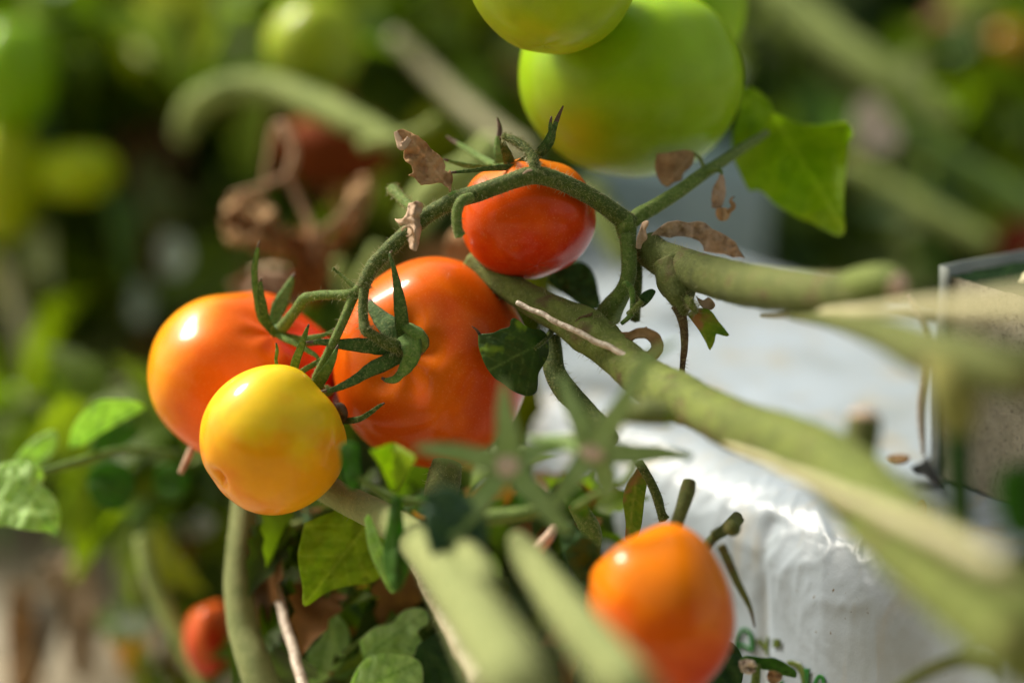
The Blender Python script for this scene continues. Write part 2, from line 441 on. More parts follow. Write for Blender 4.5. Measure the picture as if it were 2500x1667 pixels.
# white plastic grow bag -------------------------------------------------
ZB = P(1983, 1274, 10).z
A0 = PZ(1480, 1050, ZB); B0 = PZ(2400, 1470, ZB)
LD = (B0 - A0).normalized(); QD = Vector((-LD.y, LD.x, 0))
if QD.y < 0: QD = -QD
BW = (PZ(1870, 621, ZB) - A0).dot(QD)
S0 = (PZ(1290, 965, ZB) - A0).dot(LD); S1 = (B0 - A0).length + 0.16
RR = 0.028; HB = ZB - 0.004
def bag_pt(s, t, off=0.0):
    edge = min(1, max(0, (s - S0) / 0.03), (S1 - s) / 0.03) if off == 0 else 1
    if t > RR: p = A0 + LD * s + QD * t; nrm = Vector((0, 0, 1))
    elif t > -RR:
        an = (t + RR) / (2 * RR) * PI / 2
        nrm = Vector((0, 0, math.sin(an))) - QD * math.cos(an)
        p = A0 + LD * s + QD * RR - Vector((0, 0, RR)) + nrm * RR
    else:
        p = A0 + LD * s + Vector((0, 0, t)); nrm = -QD
    if t > BW - 0.02: p = p - Vector((0, 0, ((t - BW + 0.02) / 0.02) ** 2 * 0.02))
    q = Vector((s * 9, t * 14, 2))
    h = 0.0018 * noise.fractal(q, 1, 2, 3)
    rd = 1 - abs(noise.noise(Vector((s * 42 + 2 * noise.noise(q * 2), t * 30, 4)))) * 2
    near = math.exp(-(t / 0.035) ** 2)
    h += (0.0003 + 0.0006 * near) * max(0, rd) ** 3
    rd2 = 1 - abs(noise.noise(Vector((s * 110, t * 70, 9)))) * 2
    h += (0.0001 + 0.0005 * near) * max(0, rd2) ** 3
    if t < 0:   # hanging folds on the front
        k = abs(noise.noise(Vector((s * 30 + 0.8 * t * 10, t * 4, 5))))
        h += 0.0008 * (1 - min(1, k * 4)) * min(1, -t / 0.02)
        h -= 0.0016 * math.exp(-((s - SF + t * 0.10) / 0.0035) ** 2)
        h -= 0.0015 * math.exp(-((t + 0.02) / 0.03) ** 2) * math.exp(-((s - SF) / 0.03) ** 2)
    if t > 0: h += 0.004 * noise.noise(Vector((s * 7, t * 11, 8)))
    return p + nrm * (h + off)
def bag_front(px, py):
    r = RT * ((px - 1250) / F) + UP * (-(py - 833.5) / F) + FWD
    k = (A0 - CAM).dot(QD) / r.dot(QD); p = CAM + r * k
    return (p - A0).dot(LD), p.z - ZB
SF = bag_front(1846, 1300)[0]
bl = PZ(1425, 500, ZB) - A0; KS = (S0 - bl.dot(LD)) / bl.dot(QD)     # the far end is cut at a slant
V = []; Fc = []; ns = 330; ntt = 230
for i in range(ns + 1):
    for j in range(ntt + 1):
        u = j / ntt; tq = 0 if u < 0.45 else BW * (u - 0.45) / 0.55
        s = S0 - KS * tq + (S1 - S0 + KS * tq) * i / ns
        tt = -HB + (HB + BW) * u if False else (-HB + HB * (u / 0.45) if u < 0.45 else BW * ((u - 0.45) / 0.55))
        V.append(bag_pt(s, tt))
for i in range(ns):
    for j in range(ntt):
        a = i * (ntt + 1) + j; Fc.append((a, a + ntt + 1, a + ntt + 2, a + 1))
m, t, b, out = newmat('white_plastic_film')
n = noise_node(t, 14, 6, 0.6); r = ramp(t, n.outputs[0], [(0.3, (0.29, 0.33, 0.35)), (0.55, (0.36, 0.42, 0.48)), (0.75, (0.42, 0.49, 0.57))])
tc = t.nodes.new('ShaderNodeTexCoord'); mp = t.nodes.new('ShaderNodeMapping'); mp.inputs['Scale'].default_value = (60, 60, 9)
t.links.new(tc.outputs['Object'], mp.inputs[0]); n3 = t.nodes.new('ShaderNodeTexNoise'); n3.inputs['Scale'].default_value = 1; n3.inputs['Detail'].default_value = 5
t.links.new(mp.outputs[0], n3.inputs['Vector']); f = ramp(t, n3.outputs[0], [(0.52, (0, 0, 0)), (0.70, (0.6, 0.6, 0.6))])
c = mix(t, f.outputs[0], r.outputs[0], (0.40, 0.34, 0.22))
n4 = noise_node(t, 420, 3); f = ramp(t, n4.outputs[0], [(0.70, (0, 0, 0)), (0.74, (1, 1, 1))]); c = mix(t, f.outputs[0], c, (0.16, 0.12, 0.07))
t.links.new(c, b.inputs['Base Color']); b.inputs['Roughness'].default_value = 0.38; b.inputs['Specular IOR Level'].default_value = 0.5
n5 = noise_node(t, 260, 5, 0.7); bump(t, b, n5.outputs[0], 0.25, 0.001)
bag = thing('grow_bag', 'wrinkled white plastic grow bag with green printed letters, under the thick stems at the right', 'grow bag', A0 + LD * 0.2 + Vector((0, 0, -HB)))
film = link('plastic_film', V, Fc, m, bag)
# rest of the bag: ends, back and base closed by a soft inner block
V = []; e = 0.006
for s in (S0 + 0.02, S1 - 0.02):
    for q_, z_ in ((0.03, -HB), (0.03, -0.03), (BW - 0.03, -0.03), (BW - 0.03, -HB)):
        V.append(A0 + LD * s + QD * q_ + Vector((0, 0, z_)))
Fc = [(0, 1, 2, 3), (7, 6, 5, 4), (0, 4, 5, 1), (1, 5, 6, 2), (2, 6, 7, 3), (3, 7, 4, 0)]
link('bag_core', V, Fc, M['cut'], bag, smooth=False)
# printed letters --------------------------------------------------------
ink = plain_mat('green_ink', (0.005, 0.09, 0.012), (0.02, 0.15, 0.02), 90, 0.4, 0)
inko = plain_mat('olive_ink', (0.06, 0.09, 0.012), (0.10, 0.14, 0.02), 90, 0.4, 0)
def stroke(name, pts, half, mat):
    q = cr(pts, 6); V = []; Fc = []
    for i in range(len(q)):
        a = q[max(i - 1, 0)]; c = q[min(i + 1, len(q) - 1)]
        dx, dy = c[0] - a[0], c[1] - a[1]; L = math.hypot(dx, dy) or 1
        for s in (-1, -.33, .33, 1):
            u, v = bag_front(q[i][0] - dy / L * half * s, q[i][1] + dx / L * half * s)
            V.append(bag_pt(u, v, 0.0007))
    for i in range(len(q) - 1):
        for k in range(3):
            a = i * 4 + k; Fc.append((a, a + 1, a + 5, a + 4))
    return link(name, V, Fc, mat, bag, solid=0.0002)
def c2(pts): return crop(1760, 1500, 250, pts)
o = stroke('printed_letter', c2([(400, 690), (560, 720), (700, 820), (695, 620), (640, 430), (530, 340), (430, 400), (360, 560), (355, 740), (390, 900), (460, 1020)]), 4.6, ink); o['label'] = 'dark green printed letter e'
o = stroke('printed_letter', c2([(800, 580), (860, 680), (950, 790), (1060, 960)]), 5, inko); o['label'] = 'olive printed letter y, long stroke'
stroke('printed_letter', c2([(1000, 520), (980, 640), (985, 800)]), 4.5, inko)
stroke('printed_dot', c2([(1285, 560), (1288, 640), (1290, 740)]), 9, inko)
o = stroke('printed_letter', c2([(1560, 1110), (1660, 1100), (1800, 1160), (1890, 1300), (1930, 1480), (1940, 1680)]), 6.5, inko); o['label'] = 'olive printed letter n, arch'
stroke('printed_letter', c2([(1990, 1230), (1985, 1450), (1980, 1680)]), 7, ink)
stroke('printed_letter', c2([(1440, 1500), (1450, 1700)]), 6, ink)
stroke('printed_letter', c2([(2180, 1640), (2220, 1480), (2290, 1410), (2360, 1440), (2400, 1560)]), 5, ink)

# second white slab further back ----------------------------------------
m2 = plain_mat('bluish_white_film', (0.30, 0.42, 0.46), (0.40, 0.53, 0.58), 18, 0.4, 0.5, 0.004)
zb2 = PZ(1640, 600, ZB).z
def slab(name, label, corners, z0, z1, mat, cat):
    n = 14; V = []; Fc = []
    c = [Vector((p.x, p.y, 0)) for p in corners]
    t = thing(name, label, cat, Vector((c[0].x, c[0].y, z0)))
    ring = []
    for k in range(4):
        for i in range(n): ring.append(c[k].lerp(c[(k + 1) % 4], i / n))
    mid = (c[0] + c[2]) / 2; R = len(ring)
    lv = [(1.0, z0), (1.0, z0 + (z1 - z0) * .3), (1.01, z0 + (z1 - z0) * .6), (1.0, z1 - .02), (0.98, z1 - .006), (0.94, z1), (0.5, z1 + .004), (0.02, z1 + .004)]
    for s, z in lv:
        for p in ring:
            q = mid + (p - mid) * s; h = 0.008 * noise.fractal(Vector((q.x * 12, q.y * 12, z * 12)), 1, 2, 3)
            V.append(Vector((q.x, q.y, z + h)) + (p - mid).normalized() * h)
    for j in range(len(lv) - 1):
        for i in range(R):
            i2 = (i + 1) % R; Fc.append((j * R + i, j * R + i2, (j + 1) * R + i2, (j + 1) * R + i))
    link('plastic_film', V, Fc, mat, t); return t
pa = P(1395, 620, 560); pb = P(1862, 640, 560)
dd = (pb - pa).normalized(); dd.z = 0
back = Vector((0.02, 0.14, 0))
slab('grow_bag', 'bluish white plastic wrapped slab standing blurred behind the vine node, below the big green tomato', [pa, pb, pb + back, pa + back], 0.0, P(1640, 395, 560).z, m2, 'grow bag')

# grey growing cube ------------------------------------------------------
c0b = PZ(2290, 1160, ZB + 0.001); c1b = PZ(2500, 1214, ZB + 0.001)
ctop = ZB + 0.079
# exact height so that the corner top is at its height in the picture
for _ in range(60):
    q = Vector((c0b.x, c0b.y, ctop)); yy = 833.5 - (q - CAM).dot(UP) / depth(q) * F
    ctop += (yy - 673) * 0.00006
t1 = PZ(2500, 726, ctop); e1 = Vector((t1.x - c0b.x, t1.y - c0b.y, 0)).normalized()
t2 = PZ(2500, 640, ctop); e2 = Vector((t2.x - c0b.x, t2.y - c0b.y, 0)).normalized()
m, t, b, out = newmat('mineral_wool')
n = noise_node(t, 45, 6, 0.7); r = ramp(t, n.outputs[0], [(0.25, (0.13, 0.115, 0.08)), (0.5, (0.29, 0.265, 0.19)), (0.75, (0.42, 0.38, 0.29))])
n4 = noise_node(t, 700, 4, 0.7); f = ramp(t, n4.outputs[0], [(0.56, (0, 0, 0)), (0.68, (1, 1, 1))]); c = mix(t, f.outputs[0], r.outputs[0], (0.05, 0.04, 0.03))
t.links.new(c, b.inputs['Base Color']); b.inputs['Roughness'].default_value = 0.95; bump(t, b, n4.outputs[0], 0.8, 0.0008)
malg = plain_mat('dark_green_algae', (0.004, 0.014, 0.007), (0.02, 0.045, 0.014), 330, 1.0, 1.0, 0.003)
malg.node_tree.nodes['Principled BSDF'].inputs['Specular IOR Level'].default_value = 0.05
cube = thing('rooting_cube', 'grey speckled wool cube with dark algae on top, standing on the white bag', 'growing cube', c0b)
def rough_box(name, o0, a, b_, z0, z1, la, lb, mat, top=None, n=44, amp=0.0009):
    V = []; Fc = []; mi = []; idx = {}
    def add(p):
        nn = Vector((noise.noise(p * 90), noise.noise(p * 90 + Vector((9, 0, 0))), noise.noise(p * 90 + Vector((0, 9, 0))))) + 0.6 * Vector((noise.noise(p * 400), noise.noise(p * 400 + Vector((9, 0, 0))), noise.noise(p * 400 + Vector((0, 9, 0)))))
        V.append(p + nn * amp); return len(V) - 1
    def face(f, k):
        g = [[add(f(i / n, j / n)) for j in range(n + 1)] for i in range(n + 1)]
        for i in range(n):
            for j in range(n): Fc.append((g[i][j], g[i + 1][j], g[i + 1][j + 1], g[i][j + 1])); mi.append(k)
    Z = lambda z: Vector((0, 0, z))
    B = Vector((o0.x, o0.y, 0))
    face(lambda u, v: B + a * la * u + Z(z0 + (z1 - z0) * v), 0)
    face(lambda u, v: B + b_ * lb * u + Z(z0 + (z1 - z0) * v), 0)
    face(lambda u, v: B + a * la + b_ * lb * u + Z(z0 + (z1 - z0) * v), 0)
    face(lambda u, v: B + b_ * lb + a * la * u + Z(z0 + (z1 - z0) * v), 0)
    face(lambda u, v: B + a * la * u + b_ * lb * v + Z(z1), 1)
    return V, Fc, mi
V, Fc, mi = rough_box('c', c0b, e1, e2, ZB + 0.001, ctop, 0.10, 0.10, m)
link('wool_block', V, Fc, [m, malg], cube, mi=mi)
# white sleeve round the far sides
V = []; Fc = []; sl_pts = [c0b + e1 * 0.002 - e2 * 0.0008, c0b - e1 * 0.0035 - e2 * 0.0005, c0b - e1 * 0.0045 + e2 * 0.012, c0b - e1 * 0.004 + e2 * 0.105]
for i, p in enumerate(sl_pts):
    for k in range(13): V.append(Vector((p.x, p.y, ZB + 0.001 + (ctop + 0.0022 - ZB) * k / 12)) + Vector((0.0005 * noise.noise(Vector((i, k * .7, 0))), 0, 0)))
for i in range(len(sl_pts) - 1):
    for k in range(12): a = i * 13 + k; Fc.append((a, a + 13, a + 14, a + 1))
link('plastic_sleeve', V, Fc, M['stick'] if False else plain_mat('white_sleeve', (0.22, 0.25, 0.23), (0.32, 0.35, 0.32), 60, 0.7), cube, solid=0.0006)
V, Fc, pts, rad, fr = tube_data([(2508, 700, 28, 22), (2514, 680, 32, 20), (2524, 662, 34, 12)], 18, 5, 0.3, nscale=300)
link('cut_root_stub', V, Fc, M['straw'], cube)
stem('dried_tendril', [(2255, 1110, 60, 5), (2250, 1000, 58, 11), (2264, 900, 56, 10), (2258, 800, 54, 9), (2232, 752, 52, 8), (2214, 722, 50, 6)], M['stick'], label='pale dried tendril climbing the corner of the grey cube', category='tendril')
# black hole torn in the film beside the cube
u = PZ(2262, 1140, ZB)
hole = crop(1600, 600, 900, [(1630, 1415), (1700, 1385), (1735, 1335), (1760, 1400), (1800, 1480), (1850, 1545), (1780, 1520), (1720, 1460), (1660, 1450)])
def on_bag(px, py, off): p = PZ(px, py, ZB + off); return (depth(p) - D) * 1000
black = plain_mat('black_film', (0.004, 0.004, 0.005), (0.01, 0.01, 0.012), 60, 0.5)
leaf('black_tear', hole, lambda x, y: on_bag(x, y, 0.004), black, bag, smooth=1, wr=0.2, thick=0.0006, label='black tear in the film beside the cube')
for nm, pts_, lab in (('dried_leaf_bit', crop(1600, 600, 900, [(1470, 1365), (1500, 1340), (1570, 1335), (1625, 1350), (1600, 1380), (1520, 1392)]), 'small brown dried leaf scrap lying on the white bag left of the cube'),
                      ('dried_leaf_bit', crop(1600, 1067, 900, [(1655, 440), (1680, 415), (1705, 405), (1728, 440), (1725, 490), (1690, 480), (1665, 465)]), 'tiny brown crumb of debris on the white bag below the cube')):
    leaf(nm, pts_, lambda x, y: on_bag(x, y, 0.008), M['dry'], None, smooth=2, wr=1.2, wscale=0.08, thick=0.0008, label=lab, cat='leaf scrap')

# ================================================================== BACKGROUND FOLIAGE
UV = [(0, 0), (.10, .20), (.24, .34), (.34, .25), (.46, .33), (.58, .20), (.70, .22), (.82, .10), (1, 0)]
def add_leaf(V, Fc, cols, p, size, col, dirv, nrm, fold=0.35, droop=0.5):
    a = dirv.normalized(); n = (nrm - a * nrm.dot(a)).normalized(); b = a.cross(n)
    s = len(V); k = len(UV)
    for u, v in UV:
        ce = p + a * size * u - n * size * droop * u * u
        V.append(ce); V.append(ce + b * size * v + n * size * v * fold); V.append(ce - b * size * v + n * size * v * fold)
        cols += [tuple(x * 0.9 for x in col), col, col]
    for i in range(k - 1):
        q = s + 3 * i
        Fc.append((q, q + 1, q + 4, q + 3)); Fc.append((q, q + 3, q + 5, q + 2))
def rdir():
    return Vector((random.gauss(0, 1), random.gauss(0, 1), random.gauss(0, 1))).normalized()
PAL = [(.028, .055, .006), (.038, .072, .006), (.060, .11, .008), (.09, .15, .010), (.14, .20, .012), (.05, .10, .045), (.15, .19, .05)]
def foliage(name, n, box, size, wts, seed, dens=None, mat=None, extra=()):
    random.seed(seed); V = []; Fc = []; cols = []
    pal = PAL + list(extra)
    for _ in range(n):
        x = random.uniform(box[0], box[1]); y = random.uniform(box[2], box[3]); z = random.uniform(box[4], box[5])
        if dens and not dens(x, y, z): continue
        col = random.choices(pal, wts)[0]; k = random.uniform(.7, 1.25); col = tuple(c * k for c in col)
        dv = rdir(); dv.z -= 0.5; nn = rdir() + Vector((0, -0.2, 0.9))
        add_leaf(V, Fc, cols, Vector((x, y, z)), size * random.uniform(.6, 1.3), col, dv, nn)
    o = link(name, V, Fc, mat or M['foliage'], cols=cols, origin=((box[0] + box[1]) / 2, (box[2] + box[3]) / 2, 0)); return props(o, kind='stuff')
M['foliage'] = attr_leaf_mat('background_foliage', 0.38)
def clump(sc_, th):
    return lambda x, y, z: noise.noise(Vector((x, y, z)) * sc_) > th
o = foliage('far_foliage', 10000, (-1.6, 1.6, 1.85, 2.9, 0.0, 0.95), 0.085, [5, 5, 4, 3, 2, 1, 1], 3, clump(4, -0.3)); o['label'] = 'dense dark mass of tomato leaves far behind the fruit'
def foliage_px(name, label, n, xr, yr, dr, size, pal, seed, th=-0.1, sc_=7):
    """leaves spread through the wedge of space that lies behind a part of the view"""
    random.seed(seed); V = []; Fc = []; cols = []
    for _ in range(n):
        d = random.uniform(*dr); p = P(random.uniform(*xr), random.uniform(*yr), d)
        if p.z < 0.01 or noise.noise(p * sc_) < th: continue
        w_, col = random.choices(pal, [q[0] for q in pal])[0]; k = random.uniform(.75, 1.25)
        dv = rdir(); dv.z -= 0.5; nn = rdir() + Vector((-0.2, -0.3, 0.9))
        add_leaf(V, Fc, cols, p, size * random.uniform(.6, 1.3), tuple(c * k for c in col), dv, nn)
    o = link(name, V, Fc, M['foliage'], cols=cols, origin=V[0]); props(o, label, kind='stuff'); return o
G1, G2, G3, G4, G5, G6 = (.055, .095, .007), (.12, .19, .010), (.22, .31, .010), (.42, .46, .012), (.11, .20, .09), (.34, .40, .15)
BR, PK = (.22, .10, .03), (.36, .22, .12)
foliage_px('left_foliage', 'yellow green leaves filling the blurred left side', 1500, (-500, 330), (-300, 1000), (480, 800), 0.075, [(3, G1), (4, G2), (5, G3), (7, G4), (1, G5), (3, G6)], 4)
foliage_px('middle_foliage', 'blurred green and brown leaves behind the fruit truss', 1400, (150, 1400), (-300, 1000), (420, 950), 0.07, [(4, G1), (5, G2), (4, G3), (2, G4), (3, G5), (3, G6), (2, BR), (1, PK)], 5)
foliage_px('right_foliage', 'blurred dark green leaves behind the cube', 1300, (1700, 3000), (-300, 760), (560, 1000), 0.06, [(5, G1), (5, G2), (3, G3), (4, G5), (2, G6), (1, BR)], 6, 0.0)
foliage_px('low_left_foliage', 'blurred leaves below the left shoot', 330, (-300, 760), (980, 1180), (200, 420), 0.04, [(4, G1), (5, G2), (3, G3), (3, G5), (1, G6)], 7, 0.0)
foliage_px('low_middle_foliage', 'blurred olive leaves under the left orange tomato', 260, (330, 660), (1150, 1800), (230, 400), 0.035, [(4, G1), (3, G2), (2, G3), (1, G4), (1, BR)], 17, 0.0, 12)
# unseen plants added behind the viewer to cut front light and shape reflections
o = foliage('shading_foliage', 5200, (-1.6, 1.6, -1.3, -0.55, 0.0, 1.35), 0.11, [5, 5, 4, 3, 2, 1, 1], 23, clump(3, -0.15)); o['label'] = 'unseen row of tomato plants added behind the viewer to shade the fruit'
foliage_px('under_foliage', 'dark leaves crowding under the vine at the bottom centre', 900, (640, 1470), (1170, 1900), (50, 190), 0.028, [(6, G1), (4, G2), (2, G5), (2, BR)], 8, -0.2, 14)
random.seed(11)

# blurred fruit behind ---------------------------------------------------
ctx = (-0.1, 1, 0.2)
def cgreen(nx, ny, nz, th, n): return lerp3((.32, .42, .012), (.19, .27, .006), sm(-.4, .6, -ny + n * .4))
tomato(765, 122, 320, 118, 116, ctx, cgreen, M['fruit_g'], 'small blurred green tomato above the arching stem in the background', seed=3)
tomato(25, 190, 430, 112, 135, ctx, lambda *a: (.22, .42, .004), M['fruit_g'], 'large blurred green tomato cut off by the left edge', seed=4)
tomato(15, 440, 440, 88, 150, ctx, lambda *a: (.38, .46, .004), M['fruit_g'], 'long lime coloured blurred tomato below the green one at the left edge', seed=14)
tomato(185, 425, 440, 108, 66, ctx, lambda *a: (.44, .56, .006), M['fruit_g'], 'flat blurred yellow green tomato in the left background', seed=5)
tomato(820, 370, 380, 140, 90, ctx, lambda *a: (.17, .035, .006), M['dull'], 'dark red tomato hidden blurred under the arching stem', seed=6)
tomato(512, 1560, 150, 62, 92, (-.2, 1, 0), lambda nx, ny, nz, th, n: lerp3((.55, .09, .01), (.5, .03, .006), sm(-.3, .5, n - ny)), M['fruit'], 'small red tomato hanging behind stems at the lower left', seed=8)
tomato(2457, 112, 600, 58, 46, ctx, lambda *a: (.5, .26, .02), M['fruit'], 'tiny blurred yellow orange tomato at the upper right', seed=9)
tomato(2490, 600, 560, 80, 70, ctx, lambda *a: (.22, .03, .01), M['fruit'], 'dark red blurred tomato beyond the cube at the right edge', seed=10)

# blurred stems behind ---------------------------------------------------
def bgstem(path, mat, label, **k): return stem('tomato_vine', path, mat, label=label, category='vine stem', group='blurred vine stems in the background', rough=0.12, **k)
bgstem([(448, 345, 400, 24), (458, 305, 395, 32), (490, 250, 325, 36), (580, 215, 320, 36), (690, 222, 310, 38), (790, 262, 290, 38), (880, 305, 270, 32), (965, 345, 255, 24)], M['stem_far'], 'thick pale green stem arching over the brown withered leaves', origin=None)
bgstem([(960, 90, 430, 18), (1060, 190, 420, 22), (1180, 300, 400, 24), (1290, 380, 380, 22)], M['straw'], 'straight straw coloured stem slanting behind the small red tomato')
bgstem([(880, 355, 240, 16), (1000, 330, 230, 14), (1070, 290, 225, 12)], M['stem_far'], 'thin blurred stem above the crumpled brown leaf')
bgstem([(1880, -40, 520, 40), (2000, 70, 500, 44), (2130, 170, 480, 46), (2230, 235, 470, 40), (2330, 300, 460, 28)], M['stem_far'], 'thick pale stem slanting down at the upper right')
bgstem([(2060, 400, 470, 24), (2180, 470, 460, 32), (2300, 540, 450, 32), (2420, 600, 440, 26)], M['stem_far'], 'pale stem slanting down above the grey cube')
bgstem([(2200, 300, 500, 26), (2350, 410, 490, 32), (2540, 520, 480, 34)], M['calyx_l'], 'green stem slanting toward the right edge')
bgstem([(1960, 60, 560, 30), (2100, 250, 560, 26), (2160, 420, 560, 24)], M['stem_olive'], 'dark olive stem crossing behind the pale stems')
bgstem([(1000, 560, 200, 40), (1060, 470, 200, 46), (1140, 420, 200, 40), (1200, 350, 210, 30)], M['stem_far'], 'broad pale green stem blurred behind the fruit stalk')
bgstem([(930, 610, 230, 26), (870, 720, 240, 30), (820, 640, 240, 20)], M['stem_far'], 'short pale stem blurred left of the fruit stalk')
bgstem([(40, 985, 330, 16), (200, 970, 330, 20), (370, 930, 330, 20), (520, 900, 330, 18)], M['stem_olive'], 'thin brownish stem lying behind the left orange tomato')
bgstem([(-20, 480, 500, 26), (30, 700, 490, 30), (90, 900, 480, 26)], M['straw'], 'pale yellowish stem standing at the left edge')
bgstem([(1440, 455, 300, 36), (1490, 560, 290, 38), (1530, 640, 280, 26)], M['stem_pale'], 'pale blurred stem behind the node of the vine')

# withered brown leaves behind ------------------------------------------
wt = thing('withered_leaf', 'cluster of withered brown leaves hanging blurred above the left orange tomato', 'dried leaf', P(700, 560, 190))
for pth in ([(640, 480, 190, 5), (665, 330, 195, 7), (690, 310, 195, 12), (718, 370, 190, 10), (702, 430, 188, 11)],
            [(702, 430, 188, 9), (640, 455, 188, 8), (565, 480, 185, 8)], [(700, 430, 188, 8), (735, 500, 185, 8), (765, 570, 180, 10), (770, 640, 180, 9)],
            [(765, 575, 180, 8), (820, 540, 182, 9), (860, 490, 184, 7)]):
    stem('leaf_stalk', pth, M['stalk_brown'], wt, rough=0.3)
def dcup(cx, cy, d, k): return lambda x, y: d + k * ((x - cx) ** 2 + (y - cy) ** 2) / 10000.0
leaf('leaf_blade', [(540, 540), (560, 480), (620, 475), (670, 510), (690, 560), (740, 570), (730, 620), (650, 630), (600, 600), (560, 600)], dcup(620, 550, 170, 18), M['dry'], wt, wr=11, wscale=.045, step=8)
leaf('leaf_blade', [(735, 560), (790, 575), (810, 640), (800, 700), (770, 740), (720, 730), (700, 680), (715, 620)], dcup(760, 650, 180, 20), plain_mat('rusty_leaf', (0.30, 0.10, 0.015), (0.50, 0.22, 0.05), 90, 0.7, trans=0.4), wt, wr=11, wscale=.045, step=8, label='rusty orange blade')
leaf('leaf_blade', [(560, 690), (620, 655), (700, 650), (760, 670), (750, 730), (700, 760), (640, 740), (590, 730)], dcup(660, 700, 200, 10), M['dry_pink'], wt, wr=11, wscale=.045, step=8)
leaf('leaf_blade', [(840, 540), (860, 450), (900, 430), (910, 480), (880, 550), (820, 620), (790, 600)], dcup(860, 520, 190, 20), M['dry'], wt, wr=8, wscale=.05, step=8)
leaf('withered_leaf', [(2100, 250), (2140, 240), (2185, 300), (2195, 350), (2150, 372), (2100, 350), (2080, 300)], lambda x, y: 420, M['stick'], None, wr=3, step=8, label='pale beige dried leaf glowing blurred right of the hanging green leaf', cat='dried leaf')
leaf('withered_leaf', [(1080, 610), (1110, 560), (1150, 600), (1140, 650), (1100, 660)], lambda x, y: 120, M['dry'], None, wr=3, step=8, label='brown scrap of dried leaf peeking out behind the two touching red tomatoes', cat='dried leaf')

# blurred light spots built as pale discs, then litter at lower left --------------------
for i, (x, y, rx, ry, d, lab) in enumerate([(475, 1265, 62, 50, 260, 'round white bokeh disc below the orange tomato'), (455, 1350, 36, 30, 280, 'small white bokeh disc under the larger one'),
        (425, 620, 40, 52, 420, 'pale grey bokeh spot built as a leaf, left of the withered cluster'), (345, 740, 30, 60, 430, 'bluish pale bokeh spot built as a leaf, upper left of the orange tomato'), (50, 1000, 40, 60, 420, 'light blurred leaf glint at the left edge')]):
    mat = M['wh'] if 'wh' in M else M.setdefault('wh', plain_mat('white_bokeh', (0.55, 0.55, 0.52), (0.75, 0.74, 0.70), 30, 0.5, trans=0.3))
    if i >= 2: mat = M['gl'] if 'gl' in M else M.setdefault('gl', plain_mat('pale_bokeh', (0.24, 0.30, 0.20), (0.42, 0.47, 0.34), 30, 0.5, trans=0.3))
    leaf('bokeh_disc' if i < 2 else 'pale_leaf', [(x + rx * math.cos(a) * random.uniform(.85, 1.1), y + ry * math.sin(a) * random.uniform(.85, 1.1)) for a in [k * PI / 5 for k in range(10)]],
         lambda px, py, d=d, y0=y: d - (py - y0) * 0.2, mat, None, wr=3, step=8, label=lab, cat='scrap' if i < 2 else 'leaf')
tanm = plain_mat('tan_board', (0.30, 0.20, 0.11), (0.55, 0.42, 0.28), 25, 0.8, 0.5, 0.004)
leaf('withered_leaf', [(90, 1390), (160, 1360), (230, 1385), (250, 1440), (235, 1600), (200, 1667), (160, 1600), (150, 1480), (95, 1440)], lambda x, y: 330, tanm, None, wr=8, step=9, label='large tan dried leaf blurred on the ground at the lower left', cat='dried leaf')
leaf('withered_leaf', [(20, 1440), (60, 1420), (90, 1500), (90, 1680), (30, 1700), (10, 1560)], lambda x, y: 340, M['dry'], None, wr=8, step=9, label='brown dried leaf blurred in the bottom left corner', cat='dried leaf')
stem('support_post', [(60, 1700, 360, 30), (150, 1400, 380, 36), (170, 1150, 400, 36), (165, 1020, 410, 34)], plain_mat('grey_wood', (0.26, 0.23, 0.18), (0.40, 0.36, 0.29), 20, 0.8), label='greyish beige post blurred behind the left leaves', category='post')

# ================================================================== FRUIT IN FRONT
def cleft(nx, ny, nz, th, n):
    c = lerp3((.94, .33, .001), (.83, .128, .0006), sm(-.95, -.25, nx - ny * .35 + n * .2))  # yellower left and top: ripeness plus sun-side light put into the colour
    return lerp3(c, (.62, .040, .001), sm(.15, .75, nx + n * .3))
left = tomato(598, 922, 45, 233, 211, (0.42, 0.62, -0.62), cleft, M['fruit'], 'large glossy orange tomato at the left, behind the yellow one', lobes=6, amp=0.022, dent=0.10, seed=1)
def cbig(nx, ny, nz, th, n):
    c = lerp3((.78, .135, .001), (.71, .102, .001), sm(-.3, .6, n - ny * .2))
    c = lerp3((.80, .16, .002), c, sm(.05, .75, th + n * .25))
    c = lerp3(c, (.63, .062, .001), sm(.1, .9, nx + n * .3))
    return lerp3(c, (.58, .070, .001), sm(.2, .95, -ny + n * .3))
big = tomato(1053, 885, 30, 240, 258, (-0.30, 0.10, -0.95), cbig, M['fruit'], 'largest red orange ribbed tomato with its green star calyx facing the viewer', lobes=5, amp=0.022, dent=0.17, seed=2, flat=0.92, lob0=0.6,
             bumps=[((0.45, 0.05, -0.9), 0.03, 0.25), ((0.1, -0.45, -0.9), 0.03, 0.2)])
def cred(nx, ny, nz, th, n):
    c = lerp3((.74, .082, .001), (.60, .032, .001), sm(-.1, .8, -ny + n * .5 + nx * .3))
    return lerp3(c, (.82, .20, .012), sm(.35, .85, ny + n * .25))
small = tomato(1290, 534, 16, 165, 147, (-0.15, 0.85, 0.5), cred, M['fruit'], 'small deep red tomato under the arched stem, resting on the largest one', lobes=6, amp=0.04, dent=0.12, seed=3)
def cyel(nx, ny, nz, th, n):
    c = lerp3((.86, .37, .003), (.84, .58, .012), sm(-.25, .6, ny + nx * .2 + n * .5))
    return lerp3(c, (.82, .25, .003), sm(.45, .95, -ny * .8 - nx * .5 + n * .3))
